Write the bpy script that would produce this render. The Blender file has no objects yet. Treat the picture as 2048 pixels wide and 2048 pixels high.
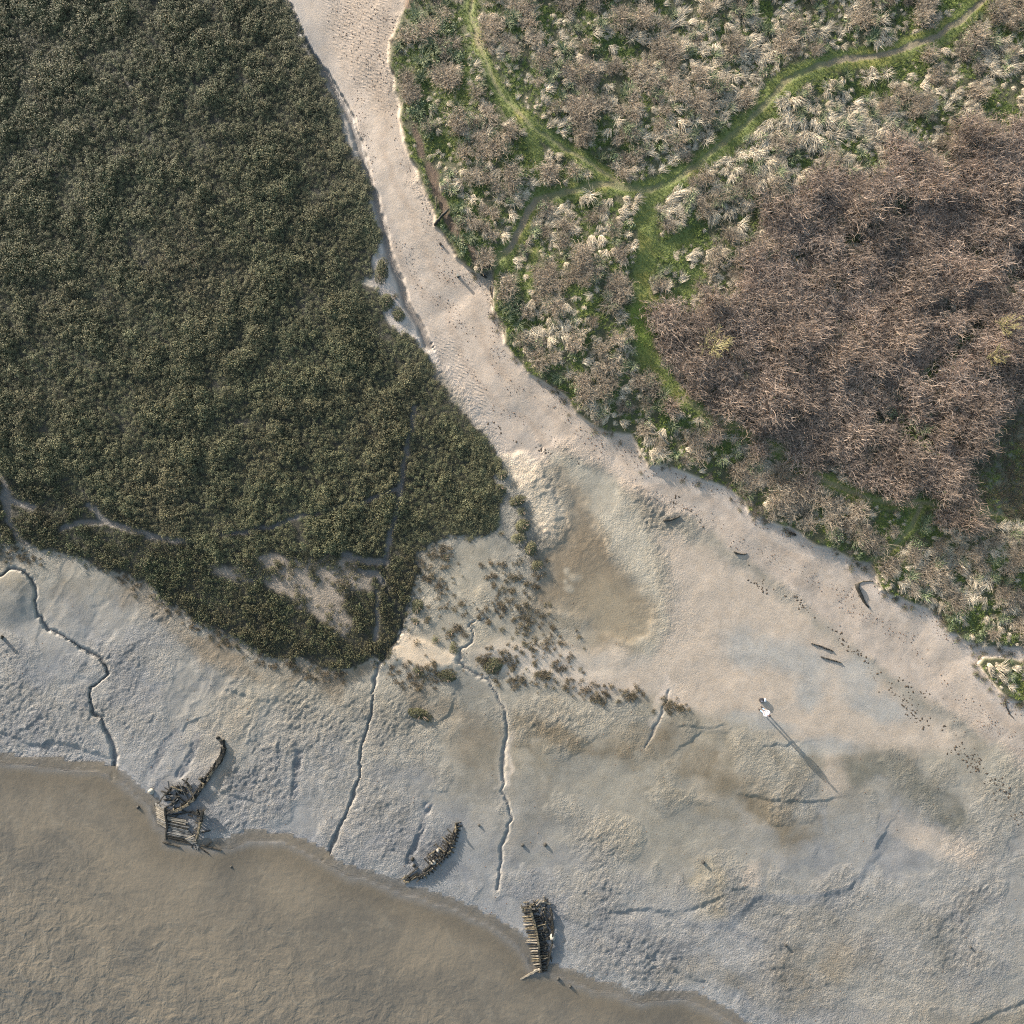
import bpy, bmesh, math, random
import numpy as np
from mathutils import Vector, Matrix

# ------------------------------------------------------------------ camera, world, sun, exposure
SC = bpy.context.scene
COL = SC.collection
CAM_H = 52.0            # drone height above the river, m
S = 22.0                # photo pixels (of 2048) per metre at river level
SUN_EL = math.radians(10.3)
SUN_AZ = Vector((-0.677, 0.736, 0)).normalized()     # horizontal direction towards the sun
EXPOSURE = 1.82
SUN_STRENGTH = 4.0
SKY_STRENGTH = 0.115

cam = bpy.data.cameras.new('camera')
cam.sensor_fit = 'HORIZONTAL'
cam.angle = 2 * math.atan((1024 / S) / CAM_H)
cam.clip_start = 0.5
cam.clip_end = 9000
camo = bpy.data.objects.new('camera', cam)
COL.objects.link(camo)
camo.location = (0, 0, CAM_H)
SC.camera = camo

W = bpy.data.worlds.new('World')
SC.world = W
W.use_nodes = True
wn = W.node_tree
bg = wn.nodes['Background']
sky = wn.nodes.new('ShaderNodeTexSky')
sky.sky_type = 'NISHITA'
sky.sun_disc = False
sky.sun_elevation = SUN_EL
sky.sun_rotation = math.atan2(SUN_AZ.x, SUN_AZ.y)
sky.air_density = 1.0
sky.dust_density = 1.6
sky.ozone_density = 0.6
wn.links.new(sky.outputs[0], bg.inputs[0])
bg.inputs[1].default_value = SKY_STRENGTH

sl = bpy.data.lights.new('sun', 'SUN')
sl.energy = SUN_STRENGTH
sl.angle = math.radians(0.5)
sl.color = (1.0, 0.94, 0.86)
so = bpy.data.objects.new('sun', sl)
COL.objects.link(so)
d = Vector((-SUN_AZ.x * math.cos(SUN_EL), -SUN_AZ.y * math.cos(SUN_EL), -math.sin(SUN_EL)))
so.rotation_euler = d.to_track_quat('-Z', 'Y').to_euler()
so.location = (-60, 65, 40)

vs = SC.view_settings
vs.view_transform = 'Standard'
vs.look = 'None'
vs.gamma = 1.0
vs.use_curve_mapping = False
vs.exposure = EXPOSURE
SC.cycles.use_denoising = False      # the plants' fine grain is real detail
SC.cycles.pixel_filter_type = 'BLACKMAN_HARRIS'
SC.cycles.filter_width = 1.1
SC.cycles.max_bounces = 3
SC.cycles.diffuse_bounces = 2
SC.cycles.glossy_bounces = 2
SC.cycles.transparent_max_bounces = 8

rng = np.random.default_rng(7)
random.seed(7)

# ------------------------------------------------------------------ numeric helpers
def _hash(ix, iy, seed):
    h = (ix.astype(np.int64) * 374761393 + iy.astype(np.int64) * 668265263 + seed * 974711) & 0xffffffff
    h = ((h ^ (h >> 13)) * 1274126177) & 0xffffffff
    h = h ^ (h >> 16)
    return (h & 0xffffff).astype(np.float32) / float(0xffffff)

def vnoise(x, y, seed):
    fx = np.floor(x); fy = np.floor(y)
    u = (x - fx).astype(np.float32); v = (y - fy).astype(np.float32)
    ix = fx.astype(np.int64); iy = fy.astype(np.int64)
    u = u * u * (3 - 2 * u); v = v * v * (3 - 2 * v)
    a = _hash(ix, iy, seed); b = _hash(ix + 1, iy, seed)
    c = _hash(ix, iy + 1, seed); e = _hash(ix + 1, iy + 1, seed)
    return (a + (b - a) * u) * (1 - v) + (c + (e - c) * u) * v

def fbm(x, y, scale, octv=3, seed=0, gain=0.5):
    """about -1..1, features of `scale` pixels"""
    r = 0; amp = 1; tot = 0; f = 1.0 / scale
    for o in range(octv):
        r = r + amp * (vnoise(x * f + 31.7 * o, y * f - 17.3 * o, seed + o * 13) * 2 - 1)
        tot += amp; amp *= gain; f *= 2.03
    return r / tot * 1.6

def sstep(a, b, x):
    t = np.clip((x - a) / (b - a), 0, 1)
    return t * t * (3 - 2 * t)

def seg_dist2(x, y, p, q):
    dx = q[0] - p[0]; dy = q[1] - p[1]
    L = dx * dx + dy * dy + 1e-9
    t = np.clip(((x - p[0]) * dx + (y - p[1]) * dy) / L, 0, 1)
    ex = x - (p[0] + t * dx); ey = y - (p[1] + t * dy)
    return ex * ex + ey * ey

def poly_sd(x, y, P, margin=400):
    """signed distance in px, positive inside, clipped at margin"""
    P = [(float(a), float(b)) for a, b in P]
    xs = [p[0] for p in P]; ys = [p[1] for p in P]
    out = np.full(x.shape, -float(margin), np.float32)
    m = (x > min(xs) - margin) & (x < max(xs) + margin) & (y > min(ys) - margin) & (y < max(ys) + margin)
    if not m.any():
        return out
    X = x[m].astype(np.float64); Y = y[m].astype(np.float64)
    d2 = np.full(X.shape, 1e18); inside = np.zeros(X.shape, bool)
    for i in range(len(P)):
        p = P[i]; q = P[(i + 1) % len(P)]
        d2 = np.minimum(d2, seg_dist2(X, Y, p, q))
        c = (p[1] > Y) != (q[1] > Y)
        if p[1] != q[1]:
            inside ^= c & (X < (q[0] - p[0]) * (Y - p[1]) / (q[1] - p[1]) + p[0])
    dd = np.minimum(np.sqrt(d2), margin)
    out[m] = np.where(inside, dd, -dd)
    return out

def line_d(x, y, L, margin=80):
    xs = [p[0] for p in L]; ys = [p[1] for p in L]
    out = np.full(x.shape, float(margin), np.float32)
    m = (x > min(xs) - margin) & (x < max(xs) + margin) & (y > min(ys) - margin) & (y < max(ys) + margin)
    X = x[m].astype(np.float64); Y = y[m].astype(np.float64)
    d2 = np.full(X.shape, float(margin) ** 2)
    for p, q in zip(L[:-1], L[1:]):
        d2 = np.minimum(d2, seg_dist2(X, Y, p, q))
    out[m] = np.sqrt(d2)
    return out

def line_side(x, y, L, margin=120):
    """distance and side (+ right of travel in image, i.e. below for left-to-right) to a polyline"""
    xs = [p[0] for p in L]; ys = [p[1] for p in L]
    D = np.full(x.shape, float(margin), np.float32); SG = np.ones(x.shape, np.float32)
    m = (x > min(xs) - margin) & (x < max(xs) + margin) & (y > min(ys) - margin) & (y < max(ys) + margin)
    X = x[m].astype(np.float64); Y = y[m].astype(np.float64)
    d2 = np.full(X.shape, float(margin) ** 2); sg = np.ones(X.shape)
    for p, q in zip(L[:-1], L[1:]):
        e = seg_dist2(X, Y, p, q)
        s = np.sign((q[0] - p[0]) * (Y - p[1]) - (q[1] - p[1]) * (X - p[0]))
        k = e < d2
        d2 = np.where(k, e, d2); sg = np.where(k, s, sg)
    D[m] = np.sqrt(d2); SG[m] = sg
    return D, SG

def ell(x, y, cx, cy, rx, ry, rot=0.0, soft=0.35):
    c, s = math.cos(math.radians(rot)), math.sin(math.radians(rot))
    u = ((x - cx) * c + (y - cy) * s) / rx
    v = (-(x - cx) * s + (y - cy) * c) / ry
    return 1 - sstep(1 - soft, 1 + soft, np.sqrt(u * u + v * v))

# ------------------------------------------------------------------ plan of the place (photo pixels = ground plan at river level)
BIG = 60000
WATER = [(-BIG, 1510), (0, 1528), (71, 1534), (141, 1542), (198, 1543), (219, 1552), (244, 1567), (269, 1589), (293, 1610),
         (308, 1635), (315, 1649), (330, 1660), (332, 1684), (382, 1695), (417, 1700), (456, 1698), (477, 1690), (502, 1683),
         (566, 1684), (601, 1699), (640, 1719), (683, 1748), (754, 1765), (817, 1794), (881, 1811), (930, 1829), (976, 1850),
         (1008, 1871), (1036, 1893), (1056, 1918), (1066, 1945), (1107, 1948), (1135, 1960), (1185, 1981), (1234, 1988), (1284, 2009),
         (1312, 2002), (1366, 2001), (1408, 2016), (1437, 2034), (1465, 2050), (1600, 2130), (BIG, BIG * 0.6), (BIG, BIG), (-BIG, BIG)]
MARSH = [(300, -BIG), (500, -400), (540, -100), (565, 0), (590, 40), (620, 95), (645, 150), (672, 210), (690, 265), (722, 336), (743, 400),
         (764, 477), (748, 515), (742, 545), (722, 560), (742, 575), (765, 605), (768, 630), (790, 650), (815, 668), (835, 690), (860, 722), (867, 754),
         (888, 768), (900, 800), (937, 831), (952, 856), (980, 888), (998, 913), (1000, 937), (985, 950), (992, 970), (1010, 985),
         (1005, 1005), (996, 1040), (994, 1061), (969, 1079), (930, 1070), (895, 1075), (874, 1090), (853, 1104), (838, 1108),
         (842, 1140), (835, 1170), (818, 1190), (815, 1228), (805, 1250), (788, 1290), (764, 1332), (740, 1318), (700, 1335),
         (654, 1337), (619, 1321), (566, 1318), (516, 1307), (481, 1282), (435, 1258), (389, 1236), (339, 1208), (300, 1176),
         (247, 1148), (198, 1134), (141, 1116), (71, 1092), (30, 1082), (0, 1100), (-BIG, 1150), (-BIG, -BIG)]
LOWVEG = [(-400, 985), (0, 962), (53, 968), (92, 946), (113, 960), (134, 985), (200, 1006), (260, 1030), (330, 1068), (400, 1090), (450, 1125),
          (417, 1134), (520, 1112), (650, 1098), (761, 1098), (853, 1104), (900, 1150), (840, 1240), (780, 1350), (640, 1400), (300, 1250), (0, 1150), (-400, 1150)]
WEDGE = [(420, 1134), (460, 1134), (527, 1111), (600, 1123), (650, 1108), (722, 1110), (728, 1140), (755, 1150), (764, 1178), (752, 1186),
         (735, 1170), (700, 1182), (688, 1200), (698, 1232), (690, 1278), (650, 1265), (615, 1228), (560, 1192), (500, 1172), (450, 1160)]
DUNE = [(860, -BIG), (835, -200), (814, 0), (796, 39), (780, 88), (775, 124), (786, 152), (795, 194), (800, 240), (807, 283), (821, 318),
        (835, 353), (853, 396), (870, 431), (869, 452), (884, 470), (899, 498), (927, 530), (955, 546), (983, 540), (983, 566), (988, 619),
        (1005, 658), (1008, 690), (1030, 717), (1061, 752), (1100, 770), (1136, 793), (1153, 824), (1178, 846), (1213, 867), (1262, 868),
        (1280, 909), (1298, 934), (1337, 930), (1366, 941), (1401, 959), (1454, 976), (1486, 1001), (1497, 1026), (1536, 1040), (1585, 1058),
        (1628, 1086), (1677, 1104), (1712, 1125), (1741, 1128), (1751, 1150), (1762, 1181), (1801, 1196), (1836, 1213), (1875, 1227),
        (1896, 1263), (1932, 1284), (1981, 1295), (2048, 1293), (BIG, 1290), (BIG, -BIG)]
DUNE2 = [(1955, 1330), (1968, 1313), (2060, 1318), (BIG, 1330), (BIG, 1900), (2300, 1540), (2120, 1440), (2048, 1408), (2012, 1394), (1981, 1362)]
BEACH = [(860, -BIG), (500, -BIG), (500, -400), (530, -100), (550, 0), (650, 150), (710, 300), (760, 450), (740, 560), (790, 640), (860, 722), (900, 800), (980, 888),
         (1010, 930), (1060, 940), (1120, 900), (1190, 925), (1270, 985), (1345, 1020), (1420, 1075), (1520, 1150), (1640, 1240), (1750, 1325),
         (1850, 1395), (1960, 1480), (2100, 1570), (2400, 1760), (BIG, 16000), (BIG, 1290), (2048, 1293), (1981, 1295), (1875, 1210), (1700, 1100),
         (1450, 960), (1250, 840), (1050, 730), (1000, 600), (880, 430), (800, 200), (790, 60), (835, -200)]
SAND1 = [(1325, 1060), (1400, 1085), (1480, 1135), (1560, 1190), (1640, 1250), (1740, 1330), (1830, 1400), (1900, 1450), (1940, 1500), (1896, 1504),
         (1755, 1507), (1650, 1520), (1578, 1485), (1472, 1449), (1366, 1440), (1290, 1408), (1200, 1392), (1150, 1380), (1080, 1352),
         (1000, 1342), (960, 1306), (985, 1288), (1060, 1292), (1150, 1288), (1230, 1296), (1290, 1318), (1335, 1260), (1325, 1150)]
SANDBANK = [(800, 1262), (850, 1275), (920, 1308), (925, 1335), (850, 1350), (800, 1330), (755, 1345), (765, 1305)]
SPIT = [(1000, 905), (1050, 900), (1085, 935), (1110, 990), (1132, 1035), (1118, 1042), (1112, 1078), (1085, 1070), (1060, 1010), (1030, 960)]
FAN = [(1090, 905), (1180, 930), (1260, 995), (1310, 1060), (1315, 1150), (1330, 1250), (1300, 1330), (1255, 1290), (1300, 1230), (1240, 1110), (1170, 1030), (1120, 950)]
PUDDLE = [(1118, 940), (1136, 1010), (1124, 1050), (1112, 1085), (1092, 1110), (1098, 1150), (1070, 1165), (1080, 1205), (1140, 1228), (1200, 1270),
          (1255, 1292), (1290, 1282), (1300, 1240), (1290, 1190), (1262, 1150), (1215, 1095), (1175, 1045), (1148, 985)]
BRAMBLE = [(1569, 455), (1640, 380), (1749, 350), (1850, 330), (2048, 312), (2500, 300), (2500, 700), (2048, 784), (1955, 869), (1945, 986), (1802, 1000),
           (1643, 950), (1516, 852), (1367, 795), (1320, 731), (1335, 650), (1484, 615), (1505, 530)]
CLEARING = [(2500, 700), (2048, 806), (1985, 869), (1945, 925), (1955, 1000), (2048, 1046), (2500, 1080)]
TRAILS = [  # line, half width of bare track, half width of green verge
    ([(2010, -60), (1967, 0), (1925, 39), (1875, 71), (1826, 92), (1773, 108), (1720, 117), (1667, 122), (1613, 141), (1568, 166), (1536, 202),
      (1507, 233), (1472, 265), (1430, 301), (1384, 336), (1337, 368), (1298, 382)], 5, 20),
    ([(1298, 382), (1249, 375), (1196, 366), (1153, 382), (1107, 392), (1072, 403), (1054, 424), (1040, 456), (1022, 491), (994, 520), (984, 540)], 6, 17),
    ([(941, -60), (941, 0), (941, 42), (955, 81), (973, 131), (991, 170), (1015, 201), (1051, 240), (1082, 265), (1125, 297), (1171, 318), (1213, 350), (1249, 373)], 3, 13),
    ([(1065, 269), (1075, 318), (1082, 382)], 0, 12),
    ([(1298, 382), (1291, 442), (1298, 495), (1284, 559), (1280, 619), (1286, 672), (1290, 704), (1312, 743), (1340, 775), (1366, 800)], 0, 20),
    ([(1366, 800), (1419, 829), (1490, 867), (1543, 895), (1592, 930), (1649, 962), (1702, 987), (1748, 1001), (1826, 1008)], 4, 13),
    ([(1826, 1008), (1896, 1007), (1932, 1022), (2048, 1033), (2300, 1050)], 3, 10),
    ([(1840, 1015), (1826, 1051), (1797, 1082), (1769, 1114), (1744, 1130)], 4, 12),
    ([(1066, 500), (1060, 560), (1056, 610)], 0, 7),
    ([(1300, 610), (1345, 600), (1380, 575), (1400, 540)], 0, 16),
    ([(1298, 495), (1330, 500), (1370, 470)], 0, 14),
]
CREEKS = [  # line, half width px, depth m
    ([(-80, 1175), (0, 1150), (21, 1135), (46, 1139), (60, 1152), (67, 1167), (72, 1206), (78, 1234), (95, 1256), (124, 1273), (163, 1295), (194, 1312), (212, 1333), (214, 1351),
      (198, 1366), (179, 1378), (177, 1401), (187, 1426), (205, 1440), (219, 1472), (228, 1500), (230, 1525), (226, 1556)], 3.0, 0.20),
    ([(770, 1108), (771, 1125), (768, 1153), (778, 1188), (793, 1217), (807, 1241), (803, 1263), (782, 1291), (764, 1319), (750, 1355), (747, 1387), (741, 1430), (722, 1497), (718, 1550),
      (704, 1596), (687, 1638), (676, 1660), (664, 1690), (647, 1722)], 2.6, 0.14),
    ([(976, 1240), (948, 1242), (937, 1252), (948, 1270), (945, 1284), (923, 1298), (916, 1323), (930, 1337), (962, 1351), (980, 1366), (994, 1391), (1008, 1423), (1014, 1451),
      (1012, 1486), (1006, 1522), (1006, 1578), (1019, 1621), (1021, 1645), (1005, 1684), (999, 1737), (996, 1780)], 2.4, 0.10),
    ([(1337, 1384), (1325, 1425), (1305, 1468), (1291, 1497)], 2.8, 0.05),
]
MARSH_TRAILS = [
    ([(826, 815), (824, 831), (819, 874), (807, 930), (800, 976), (793, 1022), (778, 1079), (771, 1112)], 5),
    ([(800, 976), (760, 992), (718, 1005), (683, 1010), (601, 1033), (523, 1058), (442, 1070)], 4),
    ([(-60, 900), (0, 952), (11, 987), (18, 1040), (35, 1075), (60, 1100)], 7),
    ([(4, 994), (30, 1005), (67, 1015)], 6),
    ([(177, 1012), (216, 1044), (265, 1061), (336, 1079), (368, 1084)], 6),
    ([(124, 1054), (160, 1046), (212, 1044)], 5),
    ([(842, 1110), (842, 1150), (830, 1190), (815, 1220)], 5),
    ([(690, 1110), (728, 1122), (771, 1125)], 7),
    ([(722, 1142), (752, 1150), (768, 1165)], 6),
    ([(757, 1186), (757, 1240), (748, 1280)], 4),
]
RUNNEL = [(560, -60), (587, 14), (601, 53), (626, 99), (650, 131), (672, 166), (690, 200), (711, 240), (732, 307), (750, 371), (771, 435), (785, 502), (807, 558), (824, 608), (849, 654), (862, 685)]
SCARPS = [  # left-to-right lines whose lower side drops: line, drop m, sharp px, recovery px
    ([(1377, 1840), (1410, 1848), (1454, 1845), (1485, 1815), (1510, 1790), (1550, 1787), (1599, 1789), (1650, 1785), (1695, 1770), (1725, 1735), (1744, 1705)], 0.09, 20, 46),
    ([(1366, 1450), (1410, 1456), (1450, 1446), (1480, 1470), (1530, 1490), (1580, 1486)], 0.07, 4, 22),
    ([(1500, 1590), (1550, 1598), (1600, 1602), (1655, 1597)], 0.07, 4, 22),
    ([(1366, 1490), (1400, 1462), (1446, 1464)], 0.05, 4, 20),
    ([(-60, 1460), (0, 1462), (40, 1475), (70, 1488), (110, 1478), (150, 1488), (195, 1505)], 0.10, 5, 50),
    ([(270, 1460), (330, 1500), (370, 1447), (390, 1440)], 0.05, 5, 25),
    ([(1250, 1820), (1300, 1812), (1350, 1825), (1420, 1800)], 0.10, 7, 40),
    ([(1140, 1840), (1200, 1860), (1260, 1885), (1330, 1925), (1400, 1960)], 0.09, 6, 30),
    ([(1960, 2040), (2000, 2020), (2048, 2000), (2200, 1960)], 0.15, 8, 50),
    ([(470, 1590), (520, 1600), (560, 1650), (600, 1680)], 0.07, 6, 30),
    ([(480, 1385), (520, 1395), (570, 1400), (590, 1375)], 0.08, 7, 30),
    ([(835, 1440), (870, 1447), (895, 1425), (905, 1395)], 0.10, 7, 28),
    ([(1090, 915), (1112, 960), (1135, 1035)], 0.10, 6, 40),
]
TRENCH = [([(598, 1506), (592, 1550), (590, 1592)], 9, 0.16), ([(856, 1612), (848, 1650), (828, 1700), (818, 1722)], 8, 0.15), ([(395, 1470), (385, 1510), (360, 1550)], 9, 0.10),
          ([(352, 1462), (330, 1490), (305, 1540)], 8, 0.06)]

# ------------------------------------------------------------------ terrain fields on a stretched grid
STEP = 2.6
core = np.arange(-70, 2118 + STEP, STEP)
g = [core[0]]
st = STEP
outl = []
p = core[0]
while p > -BIG * 0.95:
    st *= 1.28
    p -= st
    outl.append(p)
outr = []
p = core[-1]; st = STEP
while p < BIG * 0.95:
    st *= 1.28
    p += st
    outr.append(p)
AX = np.array(outl[::-1] + list(core) + outr, np.float64)
N = len(AX)
PX, PY = np.meshgrid(AX, AX)
PX = PX.astype(np.float64); PY = PY.astype(np.float64)

w1x = fbm(PX, PY, 26, 3, 11); w1y = fbm(PX, PY, 26, 3, 12)
w2x = fbm(PX, PY, 130, 3, 13); w2y = fbm(PX, PY, 130, 3, 14)
XA = PX + 3.5 * w1x; YA = PY + 3.5 * w1y                    # crisp, natural edges
XB = PX + 7 * w1x + 16 * w2x; YB = PY + 7 * w1y + 16 * w2y  # loose edges
XC = PX + 12 * w1x + 34 * w2x; YC = PY + 12 * w1y + 34 * w2y

dW = -poly_sd(XA, YA, WATER, 700)          # + on land
dM = poly_sd(PX + 6 * w1x + 4 * fbm(PX, PY, 9, 2, 15), PY + 6 * w1y + 4 * fbm(PX, PY, 9, 2, 16), MARSH, 300)
dD = np.maximum(poly_sd(XA, YA, DUNE, 500), poly_sd(XA, YA, DUNE2, 500))
dB = poly_sd(XB, YB, BEACH, 300)
dWedge = poly_sd(XB, YB, WEDGE, 60)
dLow = poly_sd(XB, YB, LOWVEG, 80)
dBram = poly_sd(XC, YC, BRAMBLE, 120)
dClear = poly_sd(XB, YB, CLEARING, 80)
dPud = poly_sd(XB, YB, PUDDLE, 80)
dSand = poly_sd(XB, YB, SAND1, 200)
dBank = poly_sd(XA, YA, SANDBANK, 60)
dSpit = poly_sd(XA, YA, SPIT, 60)
dFan = poly_sd(XB, YB, FAN, 90)
track = np.zeros_like(PX, np.float32); verge = np.zeros_like(PX, np.float32)
for L, hw, vw in TRAILS:
    dd = line_d(XA, YA, L, 60)
    if hw > 0:
        track = np.maximum(track, 1 - sstep(hw - 2.0, hw + 3.5, dd))
    verge = np.maximum(verge, 1 - sstep(vw - 5, vw + 5, dd))
mtrail = np.zeros_like(track)
for L, hw in MARSH_TRAILS:
    mtrail = np.maximum(mtrail, 1 - sstep(hw - 2, hw + 2.5, line_d(XA, YA, L, 30)))
creek = np.zeros_like(track); creek_h = np.zeros_like(track); bankm = np.zeros_like(track)
XK = PX + 3.6 * fbm(PX, PY, 14, 3, 41); YK = PY + 3.6 * fbm(PX, PY, 14, 3, 42)
for L, hw, dep in CREEKS:
    dd = line_d(XK, YK, L, 70)
    dd = dd / (np.clip(.85 + .55 * fbm(PX, PY, 48, 2, 44), .5, 1.6) * (1 + .5 * (1 - sstep(0, 120, dW))))
    creek = np.maximum(creek, 1 - sstep(hw * 0.55, hw * 1.1, dd))
    creek_h = np.minimum(creek_h, -dep * (1 - sstep(hw * 0.3, hw * 1.9, dd)) - 0.03 * np.exp(-(dd / 22) ** 2))
    bankm = np.maximum(bankm, np.exp(-(dd / 11) ** 2))
mound = fbm(PX, PY, 62, 4, 71)          # scrub humps in the dunes
mound2 = fbm(PX, PY, 190, 3, 72)
inD = sstep(-3, 6, dD)
inM = sstep(-2, 3, dM)
onland = sstep(0, 5, dW)

# ---- height, m
land = -0.006 + 0.95 * (1 - np.exp(-np.maximum(dW, 0) / 420.0)) + 0.03 * sstep(0, 30, dW)
H = np.where(dW > 0, land, np.maximum(-0.006 + dW * 0.0032, -2.2))
far = sstep(3000, 12000, np.hypot(PX - 1024, PY - 1024))
H += onland * (0.05 * fbm(PX, PY, 300, 2, 21) + 0.012 * (1 - sstep(-30, 10, dB)) * fbm(PX, PY, 90, 2, 22))
H += inD * (0.22 + 1.1 * sstep(0, 260, dD) + 0.28 * mound2 + 0.10 * mound * sstep(0, 40, dD)) + 0.34 * sstep(-130, 0, dD)
H += inM * 0.05
rough = onland * (1 - inD) * (1 - sstep(-10, 30, dB)) * (1 - 0.85 * sstep(-20, 20, dSand)) * (1 - inM * 0.7)
crumb = fbm(PX, PY, 13, 3, 23, 0.6)
crumb2 = np.abs(fbm(PX, PY, 24, 3, 24))
rough = rough * (1 - .75 * sstep(-25, 15, dFan)) * (1 - .5 * sstep(-30, 20, dPud))
roughpatch = np.clip(0.55 + 1.2 * fbm(XB, YB, 120, 4, 25), 0.06, 1.6)
crumb3 = fbm(PX + 4 * w1x, PY + 4 * w1y, 6.4, 2, 28, 0.6)
H += rough * roughpatch * (0.012 * crumb + 0.026 * crumb3)
# streaky ridges, lower right and along the bank of the left creek
ax_ = PX * 0.94 + PY * 0.34; ay_ = -PX * 0.34 + PY * 0.94
ridge = 1 - np.abs(fbm(ax_ * 0.33 + 9 * w1x, ay_ + 9 * w1y, 30, 3, 26))
zone_r = np.maximum(ell(PX, PY, 1560, 1930, 430, 130, 8, 0.5), 0.7 * ell(PX, PY, 1240, 1860, 130, 60, 20, 0.6))
H += onland * zone_r * 0.055 * (ridge - 0.55)
zone_l = ell(PX, PY, 330, 1320, 330, 120, 25, 0.5) + 0.7 * ell(PX, PY, 560, 1420, 160, 110, 10, 0.5)
bx_ = PX * 0.5 - PY * 0.86; by_ = PX * 0.86 + PY * 0.5
H += onland * (1 - inM) * zone_l * 0.045 * (0.5 - np.abs(fbm(bx_ * 0.3 + 8 * w1x, by_ + 8 * w1y, 34, 3, 27)))
H += creek_h * (0.35 + 0.65 * onland)
H += 0.012 * bankm * onland * (1 - creek) * (1 - inM)
m_lo = fbm(PX, PY, 60, 2, 43)
for L, drop, sh, rec in SCARPS:
    D, G = line_side(XK, YK, L, int(rec * 3))
    lo = np.where(G > 0, 1.0, 0.0)
    H -= onland * drop * np.clip(.75 + .45 * m_lo, 0.3, 1.2) * lo * sstep(0, sh, D) * np.exp(-np.maximum(D - sh, 0) / rec)
trench = np.zeros_like(track)
for L, hw, dep in TRENCH:
    t = 1 - sstep(hw * 0.5, hw * 1.25, line_d(XK, YK, L, 40))
    trench = np.maximum(trench, t)
    H -= dep * t * np.clip(0.5 + 0.5 * crumb + .35 * crumb3, 0, 1.2)
# mound by the left creek head, spit, sand banks, puddle hollow, runnel step
H += 0.32 * ell(PX, PY, 8, 1188, 50, 42, 20, 0.7) + 0.16 * ell(PX, PY, 0, 1320, 120, 80, 10, 0.8)
H += 0.10 * sstep(-3, 14, dSpit) + 0.12 * sstep(-4, 16, dBank) - 0.07 * sstep(-8, 14, dPud)
H += 0.10 * ell(PX, PY, 1150, 1300, 120, 26, 3, 0.7) + 0.08 * ell(PX, PY, 980, 1300, 60, 22, 10, 0.7)
for cx, cy, r in ((1135, 1141, 7), (1151, 1152, 8), (1134, 1163, 4), (1139, 1176, 8), (1133, 1147, 5)):
    H += 0.012 * ell(XA, YA, cx, cy, r, r * 0.8, 0, 0.6)
Dr, Gr = line_side(XA, YA, RUNNEL[::-1], 90)          # G>0 on the beach side
runnel = sstep(-2, 4, np.where(Gr < 0, Dr, -Dr)) * (1 - sstep(12, 20, Dr))
H -= 0.16 * runnel * (1 - inM)
H -= 0.07 * sstep(0, 5, np.where(Gr < 0, Dr, -Dr)) * np.exp(-np.maximum(Dr - 14, 0) / 50) * (1 - inM)
H -= 0.05 * track * inD
H -= 0.10 * mtrail * inM
# scour hollow round the lone green shrub
H -= 0.09 * ell(PX, PY, 862, 1428, 44, 26, 20, 0.6)
H = H * (1 - 0.6 * far)

# ---- albedo (linear) and surface character
def C3(r, g_, b):
    return np.array([r, g_, b], np.float32)
colr = np.zeros(PX.shape + (3,), np.float32) + C3(0.245, 0.232, 0.205)
def lay(mask, c, k=1.0):
    m = np.clip(mask * k, 0, 1)[..., None].astype(np.float32)
    colr[:] = colr * (1 - m) + C3(*c) * m
m3 = fbm(XB, YB, 95, 4, 31); m4 = fbm(XB, YB, 210, 3, 32); m5 = fbm(XB, YB, 40, 4, 33)
lay(sstep(-0.1, 0.6, m3 + 0.35 * m5), (0.190, 0.186, 0.172), 0.85)
lay(sstep(0.1, 0.9, m4 + 0.3 * m5), (0.290, 0.258, 0.215), 0.75)
m6 = fbm(XC, YC, 130, 5, 34, .6)
lay(sstep(0.15, 0.65, m6), (0.160, 0.146, 0.118), 0.7)
# blue-grey wet mud along the river, part of its blue is sky reflection put into the colour
blue = (1 - sstep(60, 330, dW + 60 * m4 + 30 * m3))
blue = np.maximum(blue, 0.8 * ell(PX, PY, 150, 1400, 260, 200, 0, 0.5))
blue = np.maximum(blue, 0.75 * ell(PX, PY, 1830, 1800, 330, 200, 10, 0.6))
lay(blue, (0.228, 0.236, 0.258), 0.8)
lay(blue * sstep(0, .6, m5 + .5 * m3), (0.165, 0.175, 0.20), 0.6)
lay((1 - sstep(8, 42, dW + 14 * m3)) * (0.6 + 0.4 * m5), (0.300, 0.298, 0.312), 0.7)
# brown algae bands
def band(L, w, c, k):
    dd = line_d(XC, YC, L, int(w * 2.2))
    lay((1 - sstep(w * 0.25, w * 1.25, dd)) * np.clip(0.72 + 0.5 * m5, 0, 1), c, k)
band([(1020, 1465), (1100, 1478), (1200, 1490), (1300, 1500), (1380, 1510), (1460, 1560), (1560, 1630), (1600, 1660)], 34, (0.150, 0.128, 0.095), 0.9)
band([(1240, 1400), (1300, 1440), (1380, 1470), (1470, 1500)], 22, (0.165, 0.152, 0.122), 0.8)
band([(1700, 1540), (1780, 1545), (1830, 1570), (1900, 1610)], 44, (0.125, 0.125, 0.110), 0.9)
band([(240, 1160), (330, 1225), (440, 1290), (560, 1350), (680, 1390), (720, 1350)], 36, (0.165, 0.138, 0.105), 0.85)
band([(840, 1380), (920, 1450), (960, 1500)], 34, (0.175, 0.150, 0.118), 0.75)
band([(1300, 1560), (1380, 1600), (1450, 1640)], 30, (0.18, 0.165, 0.135), 0.7)
band([(1390, 1770), (1440, 1820), (1390, 1840)], 26, (0.29, 0.25, 0.18), 0.5)
band([(1560, 1930), (1640, 1950), (1700, 1930), (1600, 2000)], 60, (0.165, 0.145, 0.112), 0.65)
band([(1880, 1300), (1960, 1420), (2040, 1560)], 40, (0.29, 0.285, 0.26), 0.6)
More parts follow.
